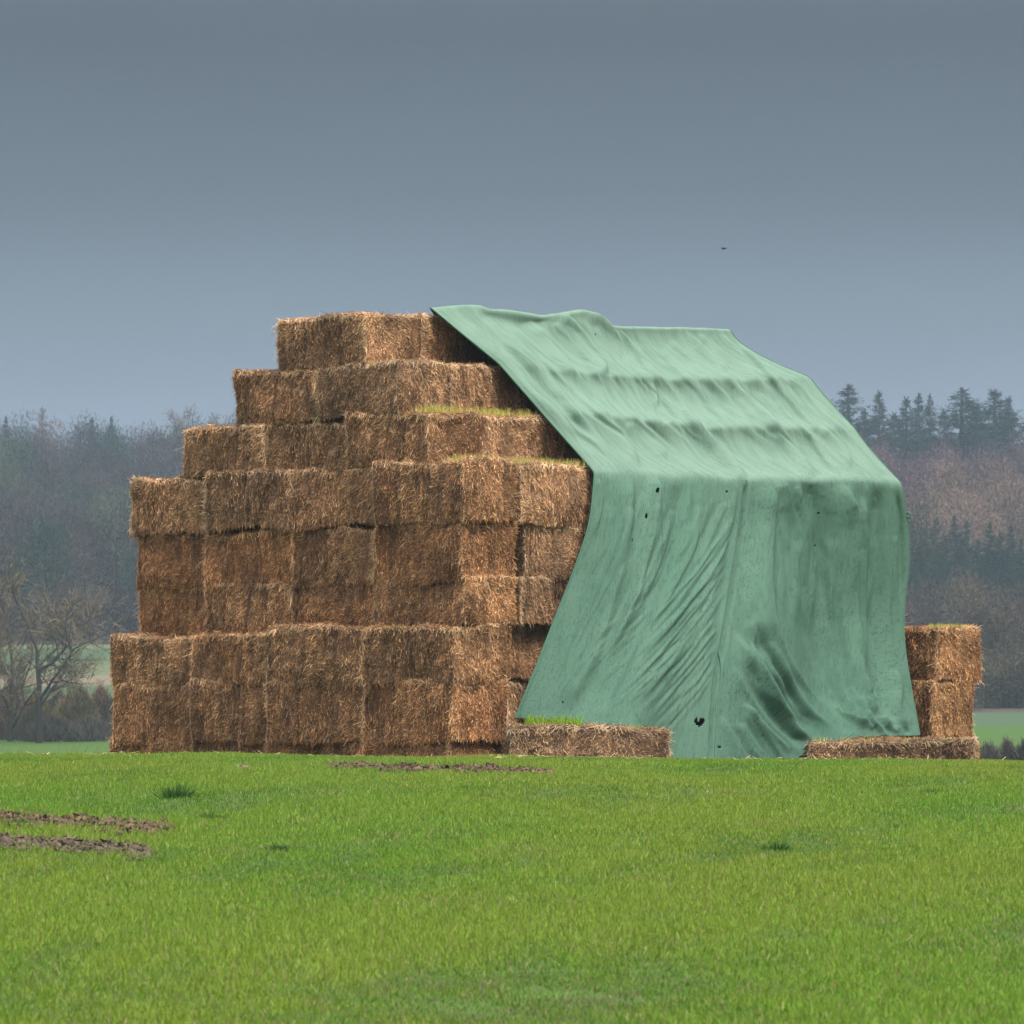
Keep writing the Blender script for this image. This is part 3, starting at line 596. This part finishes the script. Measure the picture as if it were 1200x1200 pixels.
blot = mul(mul(rng_(sepu.outputs['X'], 5.0, 6.2, 0, 1), rng_(sepu.outputs['X'], 7.9, 7.2, 0, 1)), rng_(sepu.outputs['Y'], YE, YE + 1.6, 0, 1))
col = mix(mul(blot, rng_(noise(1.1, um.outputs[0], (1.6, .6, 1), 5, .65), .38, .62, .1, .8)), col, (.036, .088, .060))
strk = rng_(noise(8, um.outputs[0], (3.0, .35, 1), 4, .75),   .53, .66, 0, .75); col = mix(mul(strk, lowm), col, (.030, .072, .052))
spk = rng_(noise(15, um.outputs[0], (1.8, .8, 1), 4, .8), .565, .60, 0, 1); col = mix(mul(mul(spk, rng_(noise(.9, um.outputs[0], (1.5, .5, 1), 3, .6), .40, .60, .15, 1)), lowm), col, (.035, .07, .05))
col = mix(rng_(noise(60, um.outputs[0], None, 2, .5), .66, .72, 0, .3), col, (.25, .33, .27))
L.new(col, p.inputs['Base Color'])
bmp = N.new('ShaderNodeBump'); bmp.inputs['Strength'].default_value = .5; bmp.inputs['Distance'].default_value = .03
L.new(noise(9, um.outputs[0], (2.5, .8, 1), 6, .65), bmp.inputs['Height']); L.new(bmp.outputs[0], p.inputs['Normal'])
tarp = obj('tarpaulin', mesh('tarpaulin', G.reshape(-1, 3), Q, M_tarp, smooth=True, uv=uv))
so = tarp.modifiers.new('thickness', 'SOLIDIFY'); so.thickness = .006; so.offset = -1
tag(tarp, 'faded green tarpaulin with torn holes draped over the right part of the straw stack', 'tarpaulin')
# stitched seam, a raised hem cord and the torn eyelet at the right edge
M_cord, N2, L2, p2 = newmat('seam_cord', .7, .2); p2.inputs['Base Color'].default_value = (.05, .12, .085, 1)
i0 = 66 + 132 + 62 - 62
cpts = []
nn = normals(G)
for r_ in range(NR - NB, NR - 2, 3):
    # the seam starts under the eave at column 875 and follows one line of the weave
    cpts.append(G[r_, int(TA * .6)] + nn[r_, int(TA * .6)] * .006)
V, Qc = tube(cpts, [.017] * len(cpts), 6); o = obj('seam', mesh('seam', V, Qc, M_cord, smooth=True), tarp)
M_hem, N2, L2, p2 = newmat('hem_cord', .7, .2); p2.inputs['Base Color'].default_value = (.055, .13, .09, 1)
V, Qc = tube([G[r_, 0] for r_ in range(40, NR, 3)], [.016] * len(range(40, NR, 3)), 6); obj('hem', mesh('hem', V, Qc, M_hem, smooth=True), tarp)
V, Qc = tube([G[r_, -1] for r_ in range(40, NR, 3)], [.014] * len(range(40, NR, 3)), 6); obj('hem', mesh('hem', V, Qc, M_hem, smooth=True), tarp)
e0 = G[int(np.argmin(np.abs(PY[66:, -1] - 602))) + 66, -1]
V, Qc = tube([e0, e0 + (.05, 0, .02), e0 + (.09, -.02, -.03), e0 + (.06, -.03, -.08), e0 + (.01, 0, -.06)], [.02, .016, .02, .014, .02], 6); obj('knot', mesh('knot', V, Qc, M_hem, smooth=True), tarp)

# ------------------------------------------------------------------ tufts, stone, bird
def tuft(px, py, hh, wd, n, cols, label):
    y = dist_of_row(py, px); x = at(px, y=y)[0]; P = np.stack([rng.normal(0, wd * .4, n), rng.normal(0, wd * .4, n), np.zeros(n)], 1)
    d = unit(np.stack([P[:, 0] / wd * 1.2 + rng.normal(0, .3, n), P[:, 1] / wd + rng.normal(0, .3, n), np.ones(n)], 1))
    V, Q = blades(P, d, hh * rng.uniform(.5, 1.2, n), rng.uniform(.006, .012, n), np.stack([rng.normal(0, .5, n), -np.ones(n), np.zeros(n)], 1), tip=.2)
    A = Acc(); A.add(V, Q, np.repeat(np.array(cols) * rng.uniform(.6, 1.3, (n, 1)), 4, 0))
    o = obj('grass_tuft', A.mesh('grass_tuft', M_grass), loc=(x, y, float(gz(x, y)) - .01)); tag(o, label, 'grass tuft', 'darker tufts in the field')
DG = (.035, .10, .015)
tuft(208, 936, .16, .16, 260, DG, 'largest dark green tuft in the field, below the left part of the stack')
tuft(1090, 932, .09, .13, 120, (.05, .12, .02), 'dark flat tuft in the grass below the right end of the stack')
tuft(436, 915, .08, .12, 130, (.10, .19, .03), 'small olive tuft just below the strip of bare soil')
tuft(250, 962, .10, .12, 120, (.06, .14, .02), 'mid green tuft right of the wheel ruts')
tuft(910, 997, .09, .12, 140, DG, 'dark tuft low in the field to the right of the seam line')
tuft(326, 998, .08, .10, 110, DG, 'dark tuft low in the field right of the lower rut')
tuft(24, 968, .09, .12, 110, (.05, .14, .02), 'green tuft growing between the two wheel ruts')
y = dist_of_row(901, 285); V, Qs = clod(np.random.default_rng(5), 1.0)
M_stone, N3, L3, p3 = newmat('stone', .9, .2); p3.inputs['Base Color'].default_value = (.24, .18, .13, 1)
V = V * (.09, .07, .055); x = at(285, y=y)[0]
tag(obj('stone', mesh('stone', V, Qs, M_stone), loc=(x, y, float(gz(x, y)) + .02)), 'pale brown stone lying in the grass before the stack', 'stone')
yb = 260.; xb, zb = at(848.5, 291.5, yb)
M_bird, N3, L3, p3 = newmat('feathers', .8, .2); p3.inputs['Base Color'].default_value = (.02, .02, .022, 1)
A = Acc(); V, Qb = tube([(0, -.16, 0), (0, -.12, .01), (0, -.04, .01), (0, .06, 0), (0, .13, 0), (0, .2, 0)], [.004, .022, .04, .036, .016, .004], 8); A.add(V, Qb)
for s_ in (-1, 1):
    Vw = np.array([(0, -.05, .02), (0, .05, .02), (s_ * .1, .05, .05), (s_ * .1, -.06, .055), (s_ * .21, .05, .03), (s_ * .2, -.02, .035)]); Vw2 = np.concatenate([Vw, Vw - (0, 0, .008)])
    A.add(Vw2, [(0, 1, 2, 3), (3, 2, 4, 5), (6, 9, 8, 7), (9, 11, 10, 8), (0, 3, 9, 6), (3, 5, 11, 9), (1, 7, 8, 2), (2, 8, 10, 4), (4, 10, 11, 5)])
A.add(np.array([(-.02, .18, 0), (.02, .18, 0), (.05, .28, 0), (-.05, .28, 0), (-.02, .18, -.006), (.02, .18, -.006), (.05, .28, -.006), (-.05, .28, -.006)]), [(0, 1, 2, 3), (7, 6, 5, 4), (0, 4, 5, 1), (2, 6, 7, 3)])
tag(obj('bird', A.mesh('bird', M_bird), loc=(xb, yb, zb), rz=.7), 'small dark bird flying in the grey sky above the tarpaulin', 'bird')

# ------------------------------------------------------------------ trees
def branching(seed, height, spread=.55, levels=4, trunk_r=.22, upright=.55, fork=(3, 5), first=.28, tw=1.0):
    r = np.random.default_rng(seed); TK, TW = Acc(), []
    def grow(p, d, L_, rad, lev):
        n = 5; pts = [p]; q = p.copy(); dd = d.copy(); rr_ = [rad]
        for i in range(n):
            dd = unit(dd + r.normal(0, .13 if lev else .05, 3) + np.array((0, 0, .06 * upright))); q = q + dd * L_ / n; pts.append(q.copy()); rr_.append(rad * (1 - .55 * (i + 1) / n))
        V, Q = tube(pts, rr_, 6 if lev == 0 else 4 if lev < 3 else 3); TK.add(V, Q)
        if lev >= levels: return
        k = r.integers(*fork) + (3 if lev == 0 else 0)
        for j in range(k):
            f = r.uniform(first if lev == 0 else .3, 1.0); i = min(int(f * n), n - 1); pp = pts[i] + (pts[i + 1] - pts[i]) * (f * n - i)
            ax = unit(r.normal(size=3)); side = unit(np.cross(dd, ax)); nd = unit(d * (1 - spread) + side * spread * r.uniform(.8, 1.5) + np.array((0, 0, .25 * upright)))
            grow(pp, nd, L_ * r.uniform(.5, .75), rad * (1 - .5 * f) * .6, lev + 1)
            if lev >= 1: TW.append((pp, nd, L_ * .35))
        grow(pts[-1], unit(dd + r.normal(0, .15, 3)), L_ * .62, rad * .45, lev + 1)
    grow(np.zeros(3), np.array((0, 0, 1.0)), height * .42, trunk_r, 0)
    Pp = np.array([t[0] for t in TW]); Dd = np.array([t[1] for t in TW]); Ll = np.array([t[2] for t in TW]); rep = 4
    Pp = np.repeat(Pp, rep, 0); Dd = np.repeat(Dd, rep, 0); Ll = np.repeat(Ll, rep); n = len(Pp)
    Pp = Pp + Dd * (Ll * r.uniform(0, 1.6, n))[:, None]; d2 = unit(Dd + r.normal(0, .55, (n, 3)) + (0, 0, .2)); V, Q = blades(Pp, d2, np.maximum(Ll, .5) * r.uniform(.6, 1.5, n), r.uniform(.018, .04, n) * tw, None, r, .4)
    return TK, (V, Q)
def bare_tree(seed, x, y, height, label, group, tcol, wcol, tw=1.0, z=None, name='bare_tree', cat='tree', **kw):
    TK, (V, Q) = branching(seed, height, tw=tw, **kw); z = float(gz(x, y)) - .1 if z is None else z
    e = bpy.data.objects.new(name, None); COL.objects.link(e); e.location = (x, y, z); tag(e, label, cat, group)
    TK.T = [np.broadcast_to(np.array(tcol), (len(v), 3)) for v in TK.V]; obj('trunk', TK.mesh('trunk', M_wood), e)
    A = Acc(); A.add(V, Q, np.repeat(np.array(wcol) * rng.uniform(.6, 1.4, (len(Q), 1)), 4, 0)); obj('crown', A.mesh('crown', M_wood), e); return e
TC = (.045, .036, .03); WC = (.13, .10, .065)
y = 430
bare_tree(11, at(46, y=y)[0], y, 18.0, 'bare tree with dark trunk and spreading limbs, right one of two at far left', 'bare trees in the hollow', TC, WC, trunk_r=.32, spread=.62, upright=.5, first=.35, tw=1.7)
bare_tree(12, at(12, y=y + 6)[0], y + 6, 16.5, 'bare tree with several upright limbs at the left edge of the photo', 'bare trees in the hollow', TC, (.12, .095, .065), trunk_r=.26, spread=.45, upright=.9, first=.12, tw=1.7)
bare_tree(13, at(-22, y=y - 5)[0], y - 5, 11, 'bare tree just beyond the left edge of the photo', 'bare trees in the hollow', TC, WC, trunk_r=.26)
# shrubs of the hedge at left: (px, top row, width px)
def shrub(px, top, wpx, y, label, group, col_, seed, base=None):
    r = np.random.default_rng(seed); x = at(px, y=y)[0]; zb = float(gz(x, y)) - .05 if base is None else base; ht = (HZ - top) / F * y - zb; wr = wpx / F * y / 2
    e = bpy.data.objects.new('shrub', None); COL.objects.link(e); e.location = (x, y, zb); tag(e, label, 'shrub', group)
    A = Acc()
    for j in range(9):
        an = r.uniform(0, 6.28); q = np.array((math.cos(an) * wr * .6 * r.random(), math.sin(an) * wr * .6 * r.random(), 0)); tp = q * 1.7 + np.array((r.normal() * .2, r.normal() * .2, ht * r.uniform(.6, .95)))
        V, Q = tube([q * .4, (q + tp) / 2 + r.normal(0, .08, 3), tp], [.05, .035, .01], 5); A.add(V, Q, TC)
    obj('stem', A.mesh('stem', M_wood), e)
    n = int(5200 * min(1.3, wr * ht / 5)) + 500; ph = r.uniform(0, 6.28, n); rr_ = np.sqrt(r.uniform(0, 1, n)); zz = r.uniform(0, 1, n) ** .8
    env = np.sqrt(np.clip(1 - (zz * 1.02 - .25) ** 2 / .62, .02, 1)) * (1 + .22 * np.sin(ph * 3 + seed) + .12 * np.sin(ph * 7 + zz * 5)); env2 = 1 + .15 * np.sin(ph * 2 + seed * 2)
    P = np.stack([np.cos(ph) * rr_ * wr * env, np.sin(ph) * rr_ * wr * env, zz * ht * .9 * env2 * (1 - .25 * rr_)], 1)
    d = unit(np.stack([P[:, 0] / wr * .6 + r.normal(0, .35, n), P[:, 1] / wr * .6 + r.normal(0, .35, n), np.ones(n)], 1)); V, Q = blades(P, d, r.uniform(.25, .75, n), r.uniform(.02, .055, n), None, r, .4)
    A = Acc(); c = np.array(col_) * r.uniform(.5, 1.4, (n, 1)) * (1 + .25 * wav(P, 2.2, seed))[:, None]; A.add(V, Q, np.repeat(c, 4, 0)); obj('twigs', A.mesh('twigs', M_wood), e)
OL, RB, GB = (.16, .13, .06), (.17, .11, .075), (.12, .10, .075)
for i, (a, b, w, yy, c_, lab) in enumerate([(-12, 800, 50, 446, GB, 'dark shrub cut by the left edge of the photo'), (14, 800, 48, 444, RB, 'red brown shrub under the leftmost bare tree'), (42, 808, 46, 440, OL, 'olive shrub at the foot of the bare tree at far left'),
        (68, 806, 44, 446, GB, 'grey brown shrub just right of the bare tree at far left'), (92, 800, 50, 442, OL, 'olive shrub in the middle between the far left tree and the stack'), (118, 802, 46, 445, RB, 'red brown shrub touching the left edge of the stack'),
        (140, 804, 46, 444, GB, 'shrub half hidden behind the left edge of the stack'), (58, 842, 60, 436, GB, 'low dark scrub in front of the hedge at left'), (104, 842, 64, 437, GB, 'low dark scrub beside the left edge of the stack')]):
    shrub(a, b, w, yy, lab, 'shrubs of the hedge at left', c_, 50 + i)
for i, (a, b, w, yy, lab) in enumerate([(1158, 874, 34, 300, 'low grey shrub just right of the stacked bales'), (1180, 870, 36, 302, 'second low grey shrub from the stacked bales at right'), (1204, 868, 36, 301, 'low grey shrub at the right edge of the photo')]):
    shrub(a, b, w, yy, lab, 'low shrubs at the lower right', (.085, .075, .06), 80 + i)
# dry stalks beyond the crest at the left edge
A = Acc()
for _ in range(46):
    px = rng.uniform(-10, 108); y = rng.uniform(98, 106); x = at(px, y=y)[0]; z = float(gz(x, y)); top = (HZ - rng.uniform(868, 884)) / F * y
    V, Q = tube([(x, y, z), (x + rng.normal() * .08, y, (z + top) / 2), (x + rng.normal() * .25, y, top)], [.008, .006, .003], 4); A.add(V, Q, (.22, .17, .10))
tag(obj('dry_stalks', A.mesh('dry_stalks', M_wood)), 'thin dry stalks standing beyond the crest at the left edge', kind='stuff')

def conifer_mesh(seed, h_, wr):
    r = np.random.default_rng(seed); TK = Acc(); V, Q = tube([(0, 0, 0), (0, 0, h_ * .5), (r.normal() * .1, 0, h_)], [.28, .18, .03], 6); TK.add(V, Q, (.05, .04, .032)); A = Acc()
    nw = int(h_ * 2.7)
    for w in range(nw):
        f = (w + r.uniform(0, .6)) / nw; z = h_ * (.10 + .89 * f); R0 = wr * (1 - f) ** .85 * r.uniform(.65, 1.2) + .05
        for b in range(r.integers(6, 10)):
            an = r.uniform(0, 6.28); R = R0 * r.uniform(.6, 1.15); dv = np.array((math.cos(an), math.sin(an), -.28 + .45 * f)); n = int(9 + R * 16); t = r.uniform(.08, 1, n)
            P = np.array((0, 0, z)) + dv[None] * (R * t)[:, None] + np.array((0, 0, 1))[None] * (.18 * R * t * t)[:, None] + r.normal(0, .10, (n, 3)); d = unit(dv[None] + r.normal(0, .45, (n, 3)) + (0, 0, -.2))
            V, Q = blades(P, d, r.uniform(.25, .6, n) * (1.15 - .5 * t) * (.5 + .5 * (1 - f)), r.uniform(.07, .16, n) * (.5 + .5 * (1 - f)), None, r, .5); c = np.array((.014, .029, .019)) * r.uniform(.5, 1.7, (n, 1)); A.add(V, Q, np.repeat(c, 4, 0))
    V, Q = blades(np.array([(0, 0, h_ * .96)] * 8), unit(np.stack([r.normal(0, .25, 8), r.normal(0, .25, 8), np.ones(8)], 1)), [.7] * 8, [.12] * 8, None, r, .3); A.add(V, Q, (.02, .04, .026))
    return TK.mesh('trunk', M_wood), A.mesh('crown', M_needle)
CON = [conifer_mesh(300 + i, 12, 3.9 + .5 * (i % 3)) for i in range(5)]
def conifer(px, top, y, hpx, label, group, wide=1.0):
    x = at(px, y=y)[0]; zt = (HZ - top) / F * y; hgt = hpx / F * y; g_ = float(gz(x, y)); hgt = max(hgt, zt - g_) ; s_ = hgt / 12
    i = rng.integers(5); e = bpy.data.objects.new('conifer', None); COL.objects.link(e); e.location = (x, y, zt - hgt); e.rotation_euler = (0, 0, rng.uniform(0, 6.28)); e.scale = (s_ * wide, s_ * wide, s_); tag(e, label, 'conifer', group)
    for nm, m in zip(('trunk', 'crown'), CON[i]): obj(nm, m, e)
GRP = 'conifers on the hilltop at right'
for px, top, wd, lab in [(995, 452, 1.3, 'tall broad conifer on the hilltop, the nearest one to the tarpaulin'), (1030, 459, .8, 'slim pointed conifer, second on the hilltop from the tarpaulin'), (1062, 466, .9, 'small conifer, third on the hilltop from the tarpaulin'),
        (1077, 462, .6, 'narrow conifer, left one of a close pair on the hilltop'), (1090, 463, .55, 'narrow conifer, right one of a close pair on the hilltop'), (1106, 482, .8, 'short conifer beside the close pair on the hilltop'), (1127, 456, 1.25, 'broad leaning conifer standing clear on the hilltop'),
        (1144, 474, .8, 'short conifer between the two broadest hilltop trees'), (1166, 457, 1.35, 'broadest dark conifer near the right end of the hilltop'), (1182, 465, .8, 'narrow conifer touching the broadest hilltop tree'), (1206, 488, 1.2, 'conifer at the right edge of the photo on the hilltop'), (1013, 480, .9, 'short conifer between the first two hilltop conifers'), (1048, 484, .9, 'short bushy conifer in the gap right of the slim hilltop conifer'), (970, 475, 1.1, 'conifer behind the slope of the tarpaulin on the hilltop'), (1240, 470, 1.2, 'conifer beyond the right edge on the hilltop')]:
    conifer(px, top, 1060 + rng.uniform(-12, 12), 112, lab, GRP, wd * rng.uniform(1.25, 1.6))
ml = [1069, 1083, 1096, 1108, 1119, 1133, 1146, 1160, 1172, 1184, 1197, 1212]
mt = [612, 618, 610, 628, 604, 611, 632, 612, 624, 615, 630, 618]
on = ['first', 'second', 'third', 'fourth', 'fifth', 'sixth', 'seventh', 'eighth', 'ninth', 'tenth', 'eleventh', 'twelfth']
for i, (px, top) in enumerate(zip(ml, mt)): conifer(px, top, 800 + rng.uniform(-10, 10), 92, 'dark conifer half way up the right slope, %s from the tarpaulin edge' % on[i], 'conifers half way up the right slope', rng.uniform(.75, 1.05))
for i, (px, top) in enumerate([(1076, 640), (1101, 648), (1126, 645), (1152, 650), (1178, 646), (1204, 650)]): conifer(px, top, 778, 80, 'olive conifer in the lower rank on the right slope, %s from the tarpaulin edge' % on[i], 'conifers of the lower rank on the right slope', 1.1)
for i, px in enumerate((1070, 1090, 1112, 1138, 1162, 1190, 1214)): conifer(px, 664 + rng.uniform(-5, 7), 738, 80, 'dark green conifer in the lowest rank on the right slope, %s from the tarpaulin edge' % on[i], 'conifers of the lowest rank on the right slope', 1.0)
for px, top, lab in [(131, 488, 'small pointed conifer rising above the wood at left'), (108, 490, 'tiny conifer tip on the wood skyline at left'), (7, 488, 'conifer tip on the wood skyline at the left edge')]: conifer(px, top, 1090, 70, lab, 'conifers in the left wood', .6)
for px, top, w_, hh, sd_, lab in [(205, 462, 60, 10, 21, 'wide bare tree rising above the wood skyline at left'), (50, 474, 40, 8, 22, 'bare tree crown standing out on the left skyline'), (253, 476, 40, 7.5, 23, 'bare tree on the skyline right beside the third layer of the stack')]:
    y = 1080; x = at(px, y=y)[0]; zt = (HZ - top) / F * y; hgt = hh * 1.6; bare_tree(sd_, x, y, hgt, lab, 'bare trees on the left skyline', (.07, .055, .05), (.15, .115, .11), z=zt - hgt * 1.0, trunk_r=.3, levels=4, spread=.6, upright=.5, tw=3.0)

# woodland masses of bare trees
def crown_tpl(seed, n=1700):
    r = np.random.default_rng(seed); v = unit(r.normal(size=(n, 3))) * (r.uniform(.15, 1, (n, 1)) ** .5) * (1 + .25 * wav(unit(r.normal(size=(n, 3))), 3, seed)[:, None]); v[:, 2] = v[:, 2] * 1.25
    P = v * (3.3, 3.3, 4.4) + (0, 0, 8.6); d = unit(P - (0, 0, 5.0) + r.normal(0, 4.0, (n, 3))); V, Q = blades(P, d, r.uniform(.35, 1.0, n), r.uniform(.05, .14, n), None, r, .35)
    c = np.ones((n, 1)) * r.uniform(.5, 1.5, (n, 1)); Tv, Tq = tube([(0, 0, -1), (.1, 0, 5), (0, 0, 11)], [.22, .16, .05], 4)
    return np.concatenate([V, Tv]), np.concatenate([Q, Tq + len(V)]), np.concatenate([np.repeat(c, 4, 0), np.full((len(Tv), 1), .6)])
TPL = [crown_tpl(400 + i) for i in range(8)]
def woodland(name, label, px0, px1, y0, y1, palette, dx, dy, top=None):
    Vs, Qs, Ts, n0 = [], [], [], 0; y = y0
    while y < y1:
        x0, x1 = at(px0, y=y)[0], at(px1, y=y)[0]; x = x0 + rng.uniform(0, dx)
        while x < x1:
            xx, yy = x + rng.normal() * dx * .3, y + rng.normal() * dy * .3; V, Q, c = TPL[rng.integers(8)]; an = rng.uniform(0, 6.28); s_ = rng.uniform(.65, 1.2); edge_ = y < y0 + 16
            if px0 > 900 and yy < 700: s_ *= .75
            if px0 > 900 and 690 < yy < 812 and rng.random() < .93: x += dx; continue
            zf = .62 if edge_ else 1.0
            R = np.array([[math.cos(an), -math.sin(an), 0], [math.sin(an), math.cos(an), 0], [0, 0, 1]]); pxx = 600 + F * xx / yy; gzz = float(gz(xx, yy)); pyy = HZ - F * gzz / yy
            col_ = palette(pxx, pyy, xx, yy); Vs.append(((V - (0, 0, 3.2 if edge_ else 0)) * (s_, s_, s_ * zf)) @ R.T + (xx, yy, gzz)); Qs.append(Q + n0); n0 += len(V); Ts.append(c * np.array(col_)[None] * rng.uniform(.55, 1.45)); x += dx * (.5 if y < y0 + 14 else 1)
        y += dy * (.4 if y < y0 + 14 else 1)
    o = obj(name, mesh(name, np.concatenate(Vs), np.concatenate(Qs), M_wood, np.concatenate(Ts))); tag(o, label, kind='stuff')
def palL(px, py, x, y):
    n = math.sin(px * .031 + py * .023) + math.sin(px * .013 - py * .04 + 2); r_ = rng.random()
    if r_ < .14: return (.016, .036, .026)
    if n > 1.1: return (.058, .066, .036)
    return (.054, .040, .040) if r_ < .7 else (.044, .039, .036)
def palR(px, py, x, y):
    r_ = rng.random()
    if y > 905: return (.082, .048, .055)
    if y > 805: return (.145, .098, .075)
    if y > 685: return (.05, .05, .03)
    if y > 655: return (.22, .085, .04) if (r_ < .4 and px > 1120) else (.075, .055, .045)
    return (.064, .046, .040) if r_ < .8 else (.085, .07, .042)
woodland('bare_wood', 'hazy wood of bare trees covering the hill at left', -120, 330, 702, 1112, palL, 7.5, 10)
woodland('bare_wood', 'purple brown wood of bare trees covering the hill at right', 940, 1330, 566, 1012, palR, 7.0, 9.5)
woodland('bare_wood', 'wood of bare trees on the hill behind the stack', 330, 940, 1050, 1100, palL, 9, 16)

# ------------------------------------------------------------------ haze
HV = np.array([(x, y, z) for x in (-1500, 1500) for y in (-250, 3100) for z in (-5, 92)], float)
HQ = [(0, 1, 3, 2), (4, 6, 7, 5), (0, 4, 5, 1), (2, 3, 7, 6), (0, 2, 6, 4), (1, 5, 7, 3)]
mh = bpy.data.materials.new('haze'); mh.use_nodes = True; mh.node_tree.nodes.clear()
ho = mh.node_tree.nodes.new('ShaderNodeOutputMaterial'); hp = mh.node_tree.nodes.new('ShaderNodeVolumePrincipled')
hp.inputs['Color'].default_value = (.62, .80, 1.0, 1); hp.inputs['Density'].default_value = .00014; hp.inputs['Anisotropy'].default_value = 0.0
mh.node_tree.links.new(hp.outputs[0], ho.inputs['Volume'])
tag(obj('haze', mesh('haze', HV, HQ, mh)), 'thin blue grey haze over the fields', kind='stuff')
